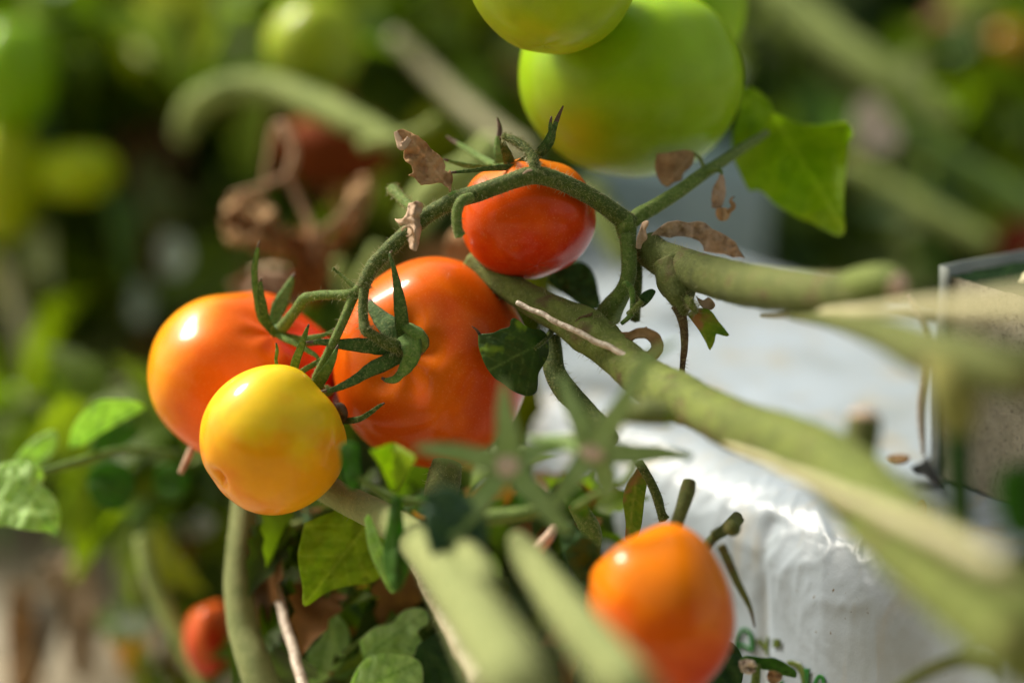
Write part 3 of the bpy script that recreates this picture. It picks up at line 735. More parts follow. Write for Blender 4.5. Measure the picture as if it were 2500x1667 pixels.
yel = tomato(667, 1073, -8, 179, 184, (0.66, 0.60, 0.30), cyel, M['fruit_y'], 'round yellow tomato in front of the orange one', lobes=5, amp=0.03, dent=0.10, seed=4, flat=0.98, bdent=0.0, lob0=1.0,
             bumps=[((-0.70, -0.50, -0.50), -0.20, 0.12), ((-0.80, -0.62, -0.25), -0.05, 0.22)])
def cor(nx, ny, nz, th, n):
    c = lerp3((.86, .22, .002), (.76, .118, .002), sm(-.5, .3, -ny + n * .4))
    return lerp3(c, (.52, .04, .002), sm(.2, .9, -ny + n * .3 + nx * .25))
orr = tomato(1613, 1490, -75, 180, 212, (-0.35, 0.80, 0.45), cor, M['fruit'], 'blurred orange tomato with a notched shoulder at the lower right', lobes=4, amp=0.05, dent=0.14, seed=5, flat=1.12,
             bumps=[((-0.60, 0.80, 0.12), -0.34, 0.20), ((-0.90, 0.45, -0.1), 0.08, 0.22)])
def cg(nx, ny, nz, th, n):
    c = lerp3((.27, .47, .003), (.23, .38, .002), sm(-.3, .7, -ny + n * .3))
    return lerp3(c, (.20, .31, .003), sm(.6, 1.2, -ny * .9 - nx * .3 + n * .15))
tomato(1540, 190, 58, 273, 246, (0.1, 0.9, -0.3), cg, M['fruit_g'], 'biggest green tomato hanging at the top, over the node of the vine', lobes=6, amp=0.02, dent=0.1, seed=6)
tomato(1348, -82, 5, 213, 211, (0.1, 0.9, 0.2), lambda nx, ny, nz, th, n: lerp3((.30, .44, .004), (.26, .39, .006), sm(-.2, .5, n)), M['fruit_g'], 'yellow green tomato cut off by the top edge, overlapping the biggest green one', seed=7)
tomato(1680, 20, 110, 142, 150, (0.1, 0.9, 0.2), lambda *a: (.27, .48, .006), M['fruit_g'], 'green tomato mostly hidden behind the biggest green one at the top', seed=8)

# calyxes ------------------------------------------------------------------
def calyx(parent, hub, label=None, mat='calyx'):
    x, y, d, r = hub
    return stem('calyx', [(x - r * .5, y - r * .3, d - 1.5, r * .9), (x, y, d, r), (x + r * .4, y + r * .2, d + 1.5, r * .6)], M[mat], parent, fuzz=60, label=label)
c4 = lambda p: crop(750, 600, 600, p)
def path4(uv, ds, ws, x0=750, y0=600): return [(x, y, d, w) for (x, y), d, w in zip(crop(x0, y0, 600, uv), ds, ws)]
cb = calyx(big, (986, 853, -2, 20), mat='calyx')
sepal('sepal', path4([(925, 900), (905, 740), (890, 580), (865, 400), (825, 200), (790, 90), (815, 45)], [-3, -7, -10, -12, -13, -13, -12], [15, 17, 16, 11, 6, 3, 1.2]), M['calyx'], cb, 130)
sepal('sepal', path4([(930, 930), (800, 790), (700, 690), (620, 590), (585, 520)], [-2, -1, 2, 5, 8], [30, 27, 20, 13, 7]), M['calyx'], cb, 80)
sepal('sepal', path4([(900, 990), (700, 970), (520, 950), (300, 940), (130, 920), (-10, 925)], [-3, -5, -6, -7, -8, -8], [14, 19, 18, 12, 7, 3]), M['calyx'], cb, 120)
sepal('sepal', path4([(930, 1030), (780, 1100), (600, 1190), (460, 1280), (330, 1345), (220, 1385), (130, 1393)], [-3, -6, -7, -9, -11, -12, -12], [18, 20, 17, 12, 9, 6, 2.5]), M['calyx'], cb, 150)
sepal('sepal', path4([(900, 770), (980, 800), (1080, 870), (1115, 950), (1060, 1040)], [-6, -9, -10, -7, -2], [9, 17, 17, 13, 8]), M['calyx_l'], cb, 70, cup=-0.5)
sepal('sepal', path4([(930, 850), (990, 930), (1000, 1050), (950, 1150), (900, 1220), (840, 1275), (760, 1285), (710, 1262)], [-7, -9, -10, -9, -8, -8, -8, -8], [22, 26, 22, 17, 12, 10, 6, 3]), M['calyx_l'], cb, 130, cup=0.4)

cl = calyx(left, (682, 806, 20, 14), mat='calyx')
p1 = lambda uv, ds, ws: path4(uv, ds, ws, 350, 550)
sepal('sepal', p1([(1250, 1030), (1130, 900), (1085, 700), (1065, 450), (1085, 280), (1112, 150)], [20, 18, 16, 14, 12, 11], [6, 8, 8, 8, 6, 2]), M['calyx_l'], cl, 50)
sepal('sepal', p1([(1270, 1050), (1180, 930), (1140, 750), (1120, 600), (1128, 505)], [19, 16, 13, 11, 10], [9, 11, 10, 7, 2]), M['calyx'], cl, 60, cup=.6)
sepal('sepal', p1([(1240, 960), (1300, 780), (1370, 640), (1450, 460)], [22, 24, 27, 30], [12, 19, 15, 3]), M['calyx_l'], cl, 30)
sepal('sepal', p1([(1270, 1030), (1350, 1085), (1450, 1125), (1560, 1190), (1660, 1255), (1690, 1320)], [19, 16, 13, 11, 9, 9], [9, 8, 8, 7, 5, 2]), M['calyx_l'], cl, 50)
sepal('sepal', p1([(1330, 1050), (1500, 1085), (1650, 1070), (1760, 1040), (1850, 985)], [20, 17, 14, 12, 10], [8, 8, 7, 5, 3]), M['calyx_l'], cl, 30)
sepal('sepal', p1([(1400, 1090), (1560, 1120), (1700, 1115), (1900, 1120)], [20, 17, 14, 12], [8, 9, 8, 5]), M['calyx'], cl, 30)

cy_ = calyx(yel, (800, 955, 16, 14), mat='calyx_l')
sepal('sepal', p1([(1445, 1440), (1450, 1330), (1500, 1190), (1550, 1040), (1585, 945)], [2, -2, -5, -7, -8], [9, 11, 9.5, 6, 2]), M['calyx_l'], cy_, 60)
sepal('sepal', p1([(1290, 1370), (1268, 1290), (1280, 1200), (1270, 1125)], [0, -1, -2, -2], [4.5, 4, 4, 2]), M['calyx_l'], cy_, 30)
sepal('sepal', p1([(1630, 1600), (1700, 1470), (1770, 1360), (1820, 1260), (1865, 1145)], [2, -4, -8, -10, -10], [12, 15, 13, 8, 2]), M['calyx_l'], cy_, 70)
sepal('sepal', p1([(1480, 1420), (1580, 1360), (1700, 1290), (1790, 1230)], [6, 5, 4, 3], [7, 7, 6, 4]), M['stem_mid'], cy_, 30)
p2 = lambda uv, ds, ws: path4(uv, ds, ws, 350, 900)
sepal('sepal', p2([(1900, 500), (1990, 495), (2080, 475), (2180, 415), (2260, 355), (2310, 328)], [6, 1, -4, -7, -9, -10], [8, 8, 7, 6, 4, 2]), M['calyx'], cy_, 60)
stem('stalk_knob', p2([(1850, 360), (1890, 375), (1920, 440), (1900, 520)], [2, 0, 2, 6], [9, 12, 10, 6]), M['tip'], cy_, fuzz=40, label='brown shrivelled knob')

cs = calyx(small, (1252, 402, 14, 16), mat='calyx')
p3 = lambda uv, ds, ws: path4(uv, ds, ws, 850, 250)
sepal('sepal', p3([(1560, 620), (1680, 560), (1800, 490), (1880, 400), (1935, 300), (1935, 220), (1945, 135)], [8, 4, 0, -2, -3, -4, -4], [8, 9, 9, 8, 7, 5, 2]), M['calyx'], cs, 90, cup=.6)
sepal('sepal', p3([(1780, 540), (1870, 470), (1940, 370), (1970, 250), (2010, 140), (2058, 35)], [4, 1, 0, -1, -1, -2], [8, 9, 9, 7, 5, 2]), M['calyx'], cs, 90, cup=.6, tipfrac=0.3)
sepal('sepal', p3([(1700, 620), (1500, 625), (1300, 640), (1130, 660), (985, 672)], [6, 2, -2, -5, -7], [9, 8, 6, 4.5, 3]), M['calyx'], cs, 80)
sepal('sepal', p3([(1560, 600), (1380, 620), (1200, 610), (1050, 585), (910, 545)], [10, 12, 12, 12, 12], [8, 7, 6, 5, 3]), M['calyx_l'], cs, 90)
sepal('sepal', p3([(1400, 600), (1250, 520), (1120, 440), (1030, 385), (945, 330)], [20, 28, 33, 36, 38], [9, 8, 7, 5, 3]), M['calyx_l'], cs, 30, tipfrac=.3)
sepal('sepal', p3([(1500, 600), (1440, 500), (1435, 380), (1450, 260), (1425, 150)], [14, 14, 15, 16, 17], [11, 11, 8, 6, 2]), M['calyx_l'], cs, 50, tipfrac=.4)
sepal('sepal', p3([(1550, 600), (1520, 500), (1490, 420), (1465, 330)], [8, 5, 2, 0], [14, 13, 9, 5]), M['calyx'], cs, 50)

co = calyx(orr, (1790, 1290, -40, 20), mat='stem_olive')
sepal('sepal', [(1760, 1330, -50, 12), (1800, 1420, -45, 10), (1830, 1480, -42, 6), (1843, 1530, -40, 2)], M['stem_olive'], co, 20)
sepal('sepal', [(1740, 1310, -40, 14), (1790, 1280, -30, 15), (1805, 1262, -25, 14)], M['stem_olive'], co, 10)
# blossom scar and stalk under the left tomato
stem('blossom_end', [(470, 1090, 50, 9), (455, 1125, 46, 9), (440, 1155, 44, 7)], M['dry_pink'], left, label='dried brown stub under the fruit')

# ================================================================== THE VINE IN FOCUS
vine = thing('tomato_vine', 'hairy green vine in sharp focus, arching over the small red tomato to a thick node', 'vine', P(1527, 540, 0))
c5 = lambda uv, ds, ws: path4(uv, ds, ws, 1400, 350)
c6 = lambda uv, ds, ws: path4(uv, ds, ws, 1250, 700)
FZ = 700
stem('truss_stem', [(1540, 548, 5.0, 24.6), (1500, 520, 3.0, 23.5), (1450, 484, 0.0, 21.3), (1400, 458, -5.0, 21.3), (1360, 440, -9.0, 21.3), (1310, 428, -12.0, 22.4), (1260, 438, -12.0, 21.3), (1182, 466, -11.0, 21.3), (1118, 487, -9.0, 21.3), (1054, 518, -7.0, 19.0), (1008, 556, -8.0, 20.2), (952, 607, -9.0, 19.0), (914, 645, -9.0, 17.9), (892, 685, -9.0, 16.8), (886, 700, -9.0, 15.7)], M['stem_dark'], vine, fuzz=5200, long=620, sub=5, seg=28, rough=0.08)
stem('fruit_stalk', [(895, 680, -9, 12), (888, 715, -10, 12), (886, 750, -11, 12), (888, 785, -12, 12), (893, 806, -13, 13.5), (905, 815, -13, 12.5), (935, 832, -11, 14), (965, 845, -8, 18), (985, 853, -4, 21)], M['stem_dark'], vine, fuzz=1500, long=150, lenm=0.0022, seg=24, rough=0.08, label='bent stalk of the largest tomato')
stem('fruit_stalk', [(885, 695, -8, 12), (868, 712, -7, 13), (848, 720, -6, 14), (822, 720, -4, 12), (790, 720, -1, 11.5), (760, 724, 2, 12), (742, 731, 4, 14), (722, 758, 9, 13), (705, 780, 14, 14), (687, 803, 20, 16)], M['stem_mid'], vine, fuzz=900, long=90, seg=24, label='kinked stalk of the left orange tomato')
stem('fruit_stalk', [(872, 706, -7, 12), (858, 735, -7, 12), (845, 768, -8, 11), (827, 808, -8, 11), (806, 852, -7, 11), (784, 895, -4, 10), (770, 930, 4, 10), (785, 950, 12, 10)], M['stem_mid'], vine, fuzz=1100, long=110, seg=24, label='straight stalk of the yellow tomato')
stem('bare_stub', [(868, 703, -7, 7), (845, 683, -6, 5), (828, 668, -5, 4), (818, 660, -5, 3), (813, 655, -5, 5)], M['stem_mid'], vine, fuzz=120, long=40)
stem('bare_stub', [(1010, 510, 2, 12), (990, 494, 8, 12.5), (972, 476, 14, 13), (960, 462, 18, 15), (957, 455, 19, 10)], M['stem_mid'], vine, fuzz=500, long=60, label='rounded stub behind the crumpled leaf')
stem('hooked_stub', [(1150, 482, -14, 13), (1128, 490, -17, 13), (1117, 512, -18, 13), (1115, 540, -18, 12.5), (1118, 562, -18, 12), (1124, 576, -18, 14)], M['stem_mid'], vine, fuzz=700, long=20, tip=(M['calyx_l'], 0.08), label='short hooked stub in front of the red tomato')
stem('fruit_stalk', [(1320, 432, -12, 17), (1306, 408, -12, 14), (1303, 392, -11, 13), (1292, 372, -9, 12), (1276, 356, -7, 12), (1254, 343, -5, 11), (1228, 333, -3, 8)], M['stem_dark'], vine, fuzz=1100, long=420, lenm=0.0016, seg=22, label='furry stalk of the small red tomato')
leaf('bract', crop(850, 250, 600, [(955, 885), (1000, 850), (1060, 850), (1100, 890), (1060, 930), (1015, 985), (985, 940)]), lambda x, y: -10.6 - 0.02 * (x - 1100), M['leaf_yel'] if False else M['calyx_l'], vine, wr=0.3, step=4, label='pale green bract at the joint')
leaf('bract', crop(850, 250, 600, [(1665, 680), (1720, 640), (1765, 650), (1750, 715), (1700, 720)]), lambda x, y: -15.0, M['dry_pink'], vine, wr=0.3, step=4)
# node, leaf stalk to the upper right
stem('node', [(1516, 522, 3, 15), (1526, 540, 4, 25), (1531, 568, 5, 24), (1534, 592, 6, 19)], M['stem_mid'], vine, fuzz=500, long=60, seg=26, rough=0.1)
ls = stem('leaf_stalk', c5([(520, 800), (620, 700), (760, 620), (1000, 470), (1240, 295), (1380, 205), (1500, 125), (1640, 30), (1760, -40), (1850, -100)], [5, 7, 10, 16, 24, 30, 36, 44, 50, 56], [17, 20, 18.5, 17, 16, 14, 13, 12, 10, 8]), M['stem_mid'], vine, fuzz=500, long=10, seg=24, ribs=0.05, label='smooth green leaf stalk rising to the right')
stem('stub_stalk', c5([(1250, 270), (1235, 200), (1205, 140), (1155, 95)], [24, 26, 27, 28], [5.5, 5, 4.5, 4]), M['leaf_yel'] if False else M['stem_pale'], vine)
stem('stub_stalk', c5([(1230, 300), (1310, 268), (1370, 255), (1410, 270), (1420, 300)], [24, 22, 21, 21, 21], [6, 6.5, 6.5, 5, 3]), M['stem_mid'], vine)
leaf('dried_leaf', crop(1400, 350, 600, [(800, 105), (850, 95), (950, 85), (1060, 60), (1150, 80), (1165, 105), (1140, 200), (1100, 250), (1050, 290), (1040, 350), (960, 375), (905, 418), (870, 400), (830, 370), (795, 300), (782, 200)]), lambda x, y: 26 - 0.10 * (x - 1640) * (1 if x < 1650 else -1) * 0.5 - 0.03 * (y - 400), M['dry'], vine, rib=crop(1400, 350, 600, [(1150, 90), (890, 400)]), veins=0, wr=0.7, smooth=2, serr=2, label='brown dried leaflet hanging in front of the big green tomato')
leaf('dried_leaf', crop(1400, 350, 600, [(1410, 290), (1435, 310), (1455, 420), (1450, 500), (1430, 590), (1395, 618), (1335, 618), (1322, 560), (1330, 450), (1370, 360)]), lambda x, y: 20 + 0.15 * abs(x - 1755), M['dry_pink'], vine, wr=0.8, step=4, wscale=0.06, serr=2, label='narrow dried curl below the leaf stalk')
leaf('dried_leaf', crop(1400, 350, 600, [(1375, 620), (1440, 615), (1500, 645), (1495, 690), (1465, 735), (1410, 742), (1375, 710), (1362, 660)]), lambda x, y: 18 + 0.3 * abs(x - 1765), M['dry'], vine, wr=0.8, step=4, wscale=0.06)
sepal('dried_leaf', c5([(1470, 660), (1520, 625), (1530, 590), (1505, 555), (1520, 520), (1545, 515)], [18, 17, 17, 18, 19, 19], [5, 6, 6, 4, 2, 1.5]), M['dry'], vine, 0)
# green leaf at the end of the stalk
lf = leaf('leaf', crop(1600, 0, 900, [(745, 715), (800, 735), (870, 775), (960, 795), (1050, 798), (1150, 782), (1215, 778), (1255, 815), (1262, 870), (1235, 920), (1222, 1050), (1205, 1200), (1205, 1380), (1212, 1450), (1190, 1505), (1120, 1490), (1000, 1425), (900, 1385), (760, 1300), (700, 1240), (650, 1212), (600, 1215), (545, 1110), (500, 1000), (560, 940), (650, 850), (720, 770)]),
          lambda x, y: 62 + 0.05 * (x - 1900) + 0.02 * (y - 300) + 14 * math.cos((x - 1930) / 60) + 8 * math.sin((y - 300) / 50), M['leaf_lime'], vine, rib=((1890, 285), (2060, 560)), wr=1.5, smooth=3, step=6, label='broad sunlit green leaf hanging at the right of the big green tomato')
leaf('leaf', crop(1600, 0, 900, [(545, 570), (600, 555), (670, 590), (730, 650), (748, 720), (720, 790), (640, 860), (500, 965), (490, 850), (525, 720)]), lambda x, y: 78 + 0.04 * (x - 1800), M['leaf_lime'], vine, rib=((1885, 280), (1800, 240)), wr=1.5, smooth=3, step=6)
# big arching dried leaf over the thick stem
leaf('dried_leaf', crop(1400, 350, 600, [(640, 1040), (655, 980), (720, 920), (770, 850), (830, 800), (900, 755), (1000, 740), (1100, 755), (1200, 748), (1260, 765), (1330, 820), (1400, 850), (1470, 890), (1550, 950), (1590, 1020), (1640, 1100), (1590, 1092), (1530, 1100), (1450, 1062), (1350, 1050), (1250, 1030), (1240, 980), (1200, 935), (1130, 905), (1040, 888), (980, 890), (930, 908), (850, 895), (780, 885), (720, 940), (680, 1000), (660, 1050)]),
     lambda x, y: 2 + 0.03 * (x - 1570) + 0.10 * (y - (548 + 0.0022 * (x - 1670) ** 2 * 0.9)), M['dry_pink'], vine, rib=crop(1400, 350, 600, [(690, 960), (1600, 1040)]), wr=1.3, smooth=1, serr=2.5, step=4, wscale=0.05, veins=0, label='long dried brown leaf arching over the thick stem')
leaf('dried_leaf', crop(1400, 350, 600, [(600, 1000), (610, 900), (640, 820), (655, 765), (690, 742), (720, 745), (712, 790), (690, 830), (705, 880), (700, 920), (660, 960), (640, 1012)]), lambda x, y: -1 - 0.2 * abs(x - 1567), M['dry_pink'], vine, wr=0.6, smooth=2, step=4, wscale=0.05, label='small rolled dried leaf at the node')
# thick stem to the right with its withered side shoot
stem('thick_stem', [(1575, 590, 8, 34), (1600, 622, 5, 42), (1640, 642, 0, 46), (1706, 664, -14, 48), (1791, 688, -38, 53), (1859, 701, -58, 54), (1983, 714, -88, 52), (2060, 714, -104, 51), (2110, 706, -114, 48), (2150, 698, -120, 42)], M['stem_olive'], vine, fuzz=1500, long=420, lenm=0.002, seg=32, rough=0.05, tip=(M['stem_pale'], 0.1), label='thick olive stem running right to a cut end')
stem('stem_stub', [(2085, 700, -110, 44), (2130, 692, -118, 46), (2170, 690, -124, 42), (2200, 705, -128, 24)], M['stem_pale'], vine, tip=(M['cut'], 0.2), label='yellow green cut end of the thick stem')
stem('shoot_base', [(1636, 640, -4, 44), (1650, 685, -7, 47), (1661, 718, -10, 38), (1665, 746, -11, 23), (1665, 770, -11, 13)], M['stem_olive'], vine, fuzz=700, long=120, seg=24, rough=0.12, label='green crotch under the thick stem')
stem('withered_shoot', [(1652, 745, -11, 15), (1662, 768, -11, 13), (1670, 800, -10, 11), (1671, 840, -9, 9), (1668, 878, -8, 7.5), (1665, 905, -8, 6.5), (1664, 920, -8, 8), (1665, 931, -8, 11)], M['stem_brown'], vine, fuzz=400, long=40, seg=20, rough=0.15, label='brown withered shoot hanging down')
leaf('young_leaf', crop(1250, 700, 600, [(1680, 270), (1720, 230), (1800, 205), (1880, 215), (1930, 260), (1975, 330), (2080, 462), (2020, 468), (1955, 450), (1940, 520), (1895, 608), (1860, 540), (1800, 430), (1740, 350)]), lambda x, y: -14 - 0.06 * (x - 1700) + 0.05 * abs(x - 1720), M['leaf_yel'], vine, rib=crop(1250, 700, 600, [(1760, 240), (1890, 600)]), wr=0.7, step=4, smooth=2, label='small yellowing leaf below the thick stem')
leaf('dried_leaf', crop(1250, 700, 600, [(1760, 90), (1830, 130), (1875, 100), (1920, 130), (1945, 180), (1905, 222), (1830, 205), (1790, 160)]), lambda x, y: -12, M['dry_pink'], vine, wr=1.0, step=4, smooth=2)
stem('shoot_tuft', c6([(1640, 60), (1690, 130), (1730, 190), (1770, 250)], [-12, -15, -16, -15], [6, 10, 9, 5]), M['stem_pale'], vine, long=260, lenm=0.0022)
# two stalks going down from the node
stem('side_stem', c5([(512, 885), (520, 950), (528, 1040), (530, 1150), (526, 1250), (505, 1340), (470, 1420), (420, 1500), (370, 1570), (330, 1650)], [2, 1, 0, -1, -2, -2, -1, 2, 6, 10], [18, 20, 19.5, 19, 19, 19, 21, 24, 28, 32]), M['stem_mid'], vine, fuzz=1100, long=60, seg=26, ribs=0.04, label='green side stem with a cut ring at its top')
stem('side_stem', c5([(600, 960), (612, 1050), (615, 1200), (612, 1350), (608, 1480), (600, 1600), (590, 1700)], [12, 11, 10, 10, 10, 10, 10], [11, 12, 12, 12, 11, 11, 12]), M['stem_dark'], vine, fuzz=400, long=80, label='thin dark stem behind the green one')
stem('leaf_stalk', c6([(1050, 350), (1110, 300), (1150, 240), (1155, 120), (1140, 20), (1090, -35), (1060, -25)], [-8, -10, -11, -12, -12, -12, -11], [5, 6, 7, 7, 8, 6, 3]), M['calyx_l'], vine, fuzz=100)
stem('leaf_stalk', c6([(1110, 260), (1170, 220), (1215, 170), (1240, 140)], [-10, -12, -13, -14], [6, 8, 8, 6]), M['stem_pale'], vine, long=60)
leaf('young_leaf', crop(1250, 700, 600, [(1208, 150), (1222, 90), (1260, 50), (1330, 22), (1372, 45), (1355, 90), (1320, 140), (1270, 185), (1230, 195)]), lambda x, y: -14 + 0.1 * abs(x - y - 850), M['leaf_dark'], vine, rib=crop(1250, 700, 600, [(1215, 190), (1365, 40)]), wr=0.3, step=3.5, smooth=3, label='small dark leaflet on the side stem')
# long thick diagonal stem
stem('thick_stem', [(1150, 640, 26.0, 30.0), (1225, 690, 18.0, 34.0), (1300, 735, 10.0, 38.0), (1375, 775, 2, 44), (1425, 803, -3, 55), (1460, 828, -7, 53), (1500, 862, -12, 50), (1580, 928, -28, 54), (1650, 966, -48, 62), (1700, 990, -60, 57), (1800, 1040, -88.0, 64.0), (1920, 1080, -118.0, 70.0), (2030, 1135, -145.0, 80.0), (2130, 1230, -175.0, 94.0), (2240, 1340, -205.0, 104.0), (2380, 1460, -235.0, 112.0), (2540, 1590, -265.0, 120.0)], M['stem_main'], vine, fuzz=3200, long=700, ribs=0.025, lenm=0.002, seg=36, rough=0.05, sub=7, label='long pale green main stem running from behind the tomatoes to the lower right')
stem('stem_stub', [(2090, 1130, -140, 48), (2104, 1070, -140, 44), (2110, 1025, -140, 42), (2112, 1008, -140, 36)], M['stem_olive'], vine, tip=(M['cut'], 0.25), label='short cut stub on the main stem')
stem('stem_stub', [(1480, 1022, -95, 12), (1530, 1008, -100, 26), (1590, 1006, -105, 34), (1640, 1020, -108, 22)], M['stem_olive'], vine, tip=(M['leaf_yel'], 0.1), label='dark bulge under the main stem')
leaf('scar', crop(1250, 700, 600, [(600, 340), (640, 290), (700, 270), (770, 245), (760, 280), (700, 300), (660, 350), (655, 390), (620, 375)]), lambda x, y: -10 + 0.05 * (y - 780), M['stem_brown'], vine, wr=0.5, step=4, label='reddish brown scar on the main stem')
# curled dry leaf on it
cu = []
for k in range(26):
    a = -2.6 + k / 25 * 5.4; r_ = 40 - k * 0.35
    cu.append((1568 + r_ * math.cos(a), 845 + r_ * 0.85 * math.sin(a), -12 + 5 * math.sin(a), 10 + 6 * math.sin(k / 25 * PI)))
sepal('dried_leaf', cu, M['dry'], vine, 0, cup=0.5, thick=.15, tipfrac=0, label='curled brown leaf ring beside the main stem')
leaf('dried_leaf', crop(1250, 700, 600, [(985, 465), (1040, 435), (1120, 430), (1180, 410), (1240, 400), (1290, 380), (1305, 420), (1240, 450), (1150, 460), (1060, 470)]), lambda x, y: -12, M['dry'], vine, wr=0.8, step=4, smooth=1)
# dark branch hanging from the main stem
stem('side_stem', c6([(380, 500), (390, 620), (400, 780), (450, 900), (540, 1020), (640, 1120), (740, 1220), (860, 1330), (960, 1450)], [8, 5, 2, 0, -4, -8, -14, -24, -34], [22, 24, 26, 28, 29, 27, 25, 22, 18]), M['stem_dark'], vine, fuzz=600, long=200, seg=22, label='dark green branch below the main stem')
# crumpled dry leaves on the truss
leaf('dried_leaf', crop(850, 250, 600, [(450, 285), (480, 265), (520, 258), (560, 278), (640, 310), (700, 350), (750, 392), (790, 440), (820, 475), (870, 500), (900, 535), (920, 580), (932, 620), (922, 655), (955, 665), (968, 645), (995, 690), (1003, 730), (990, 790), (985, 850), (972, 862), (955, 820), (920, 790), (880, 772), (820, 780), (760, 780), (700, 790), (665, 760), (640, 722), (580, 700), (610, 680), (622, 650), (600, 600), (545, 560), (528, 500), (545, 450), (510, 440), (490, 400), (475, 340)]),
     lambda x, y: -8 + 0.10 * ((x - 1010) * 0.8 - (y - 390) * 0.7) - 0.0016 * ((x - 1030) * .7 + (y - 420) * .5) ** 2 * 0.3, M['dry'], vine, rib=crop(850, 250, 600, [(985, 850), (560, 300)]), wr=1.5, smooth=2, serr=2.5, step=4, wscale=0.03, label='large crumpled brown leaf standing on the arched stem')
sepal('folded_rim', [(966, 322, -11, 5), (975, 345, -12, 9), (982, 358, -13, 10), (1000, 338, -12, 7)], M['dry_pink'], vine, 0, tipfrac=0)
leaf('dried_leaf', crop(850, 250, 600, [(575, 965), (620, 960), (655, 945), (700, 965), (718, 1000), (700, 1050), (680, 1080), (692, 1120), (688, 1160), (700, 1200), (690, 1280), (675, 1350), (650, 1425), (620, 1415), (590, 1385), (575, 1330), (530, 1295), (508, 1250), (515, 1190), (480, 1160), (448, 1112), (500, 1120), (540, 1100), (565, 1040)]),
     lambda x, y: -14 + 0.18 * abs(x - 1012) - 0.02 * (y - 550), M['dry_pink'], vine, rib=crop(850, 250, 600, [(640, 960), (620, 1400)]), veins=0, wr=1.3, smooth=2, serr=2.5, step=3.5, wscale=0.045, label='small crumpled pinkish brown leaf draped over the arched stem')
cu = []
for k in range(14):
    a = -2.9 + k / 13 * 4.6
    cu.append((994 + 13 * math.cos(a), 565 + 12 * math.sin(a), -18 + 2 * math.sin(a), 2.6))
stem('rolled_edge', [(a, b, c, 2.6) for a, b, c, _ in cu], M['dry_pink'], vine)
# dark leaf resting on the largest tomato
lg = leaf('leaf', crop(750, 600, 600, [(1640, 845), (1700, 840), (1780, 832), (1850, 800), (1935, 775), (1945, 720), (1975, 692), (2020, 710), (2080, 760), (2150, 795), (2230, 805), (2290, 850), (2310, 960), (2300, 1060), (2240, 1170), (2210, 1230), (2205, 1330), (2190, 1400), (2120, 1438), (2040, 1420), (1960, 1385), (1880, 1320), (1800, 1270), (1740, 1200), (1700, 1130), (1665, 1040), (1640, 950)]),
          lambda x, y: -12 + 0.0028 * (x - 1235) ** 2 * 0.35 + 0.03 * (y - 850), M['leaf_patch'], vine, rib=crop(750, 600, 600, [(2290, 900), (1760, 1180)]), wr=0.8, smooth=3, step=4.5, label='dark green leaf lying against the right side of the largest tomato')
stem('leaf_stalk', c4([(2190, 900)]) and path4([(2350, 800), (2310, 860), (2260, 920), (2180, 980)], [6, 0, -6, -11], [8, 7, 6, 4]), M['stem_dark'], vine, fuzz=60)
sepal('leaf_thorn', path4([(1650, 850), (1620, 805), (1575, 770)], [-8, -10, -11], [4, 3, 1]), M['tip'], vine, 0)
leaf('leaf', crop(1250, 700, 600, [(330, -60), (380, -150), (500, -210), (640, -240), (740, -190), (800, -80), (830, 60), (850, 170), (820, 215), (740, 220), (640, 170), (520, 80), (420, 20)]), lambda x, y: 38, M['leaf_dark'], vine, rib=crop(1250, 700, 600, [(400, -100), (840, 200)]), wr=1.2, step=6, label='dark leaf behind the main stem, below the small red tomato')

# bleached twine -----------------------------------------------------------
def line3(a, b, n, r0, r1):
    out = []
    for i in range(n + 1):
        u = i / n; A = P(*a); B = P(*b); q = A.lerp(B, u); z = depth(q)
        out.append((1250 + (q - CAM).x / z * F + 1.5 * math.sin(i * 2.1), 833.5 - (q - CAM).dot(UP) / z * F + 1.5 * math.sin(i * 1.3), (z - D) * 1000, r0 + (r1 - r0) * u))
    return out
stem('twine', line3((1262, 738, -2), (1650, 928, -34), 22, 6.5, 8.5), M['stick'], label='bleached twine lying on the main stem below the small red tomato', category='twine', rough=0.15)
stem('twine', line3((1770, 1080, -95), (2450, 1380, -275), 22, 7, 27), M['straw'], label='thick straw coloured twine crossing the main stem at the lower right', category='twine', rough=0.12)
stem('twine', line3((1860, 770, -40), (2560, 738, -260), 14, 5, 30), M['straw'], label='pale straw twine stretched toward the right edge below the cut stem', category='twine', rough=0.1)
stem('twine', line3((975, 1318, 10), (1172, 1668, -90), 14, 7, 26), M['stick'], label='white twine between the leaves at the bottom centre', category='twine', rough=0.12)
stem('twine', line3((600, 1170, 90), (745, 1690, 20), 16, 11, 14), M['stick'], label='white twine slanting behind the leaf at the lower left', category='twine', rough=0.12)

# ================================================================== OTHER STEMS
def fgstem(path, mat, label, **k): return stem('tomato_vine', path, mat, label=label, category='vine stem', group='loose vine stems around the fruit', **k)
v2 = thing('tomato_vine', 'blurred green stem with a yellowish node and a hanging dark stalk, at the right edge', 'vine', P(2330, 950, -180))
stem('thick_stem', [(1930, 772, -80, 8), (2021, 783, -105, 17), (2100, 800, -135, 29), (2174, 822, -160, 43), (2243, 853, -180, 56), (2330, 878, -200, 66), (2450, 900, -215, 68), (2550, 914, -225, 68)], M['stem_olive'], v2, seg=30, ribs=0.02)
stem('node', [(2310, 880, -205, 50), (2326, 950, -207, 60), (2335, 1010, -207, 52), (2340, 1055, -207, 36)], M['straw'] if False else stem_mat('yellowish_node', (0.22, 0.22, 0.05), (0.38, 0.36, 0.10), 60, fine=0), v2)
stem('hanging_stalk', [(2338, 1020, -160, 30), (2340, 1100, -160, 29), (2344, 1200, -158, 28), (2348, 1300, -156, 25)], M['leaf_dark'], v2)
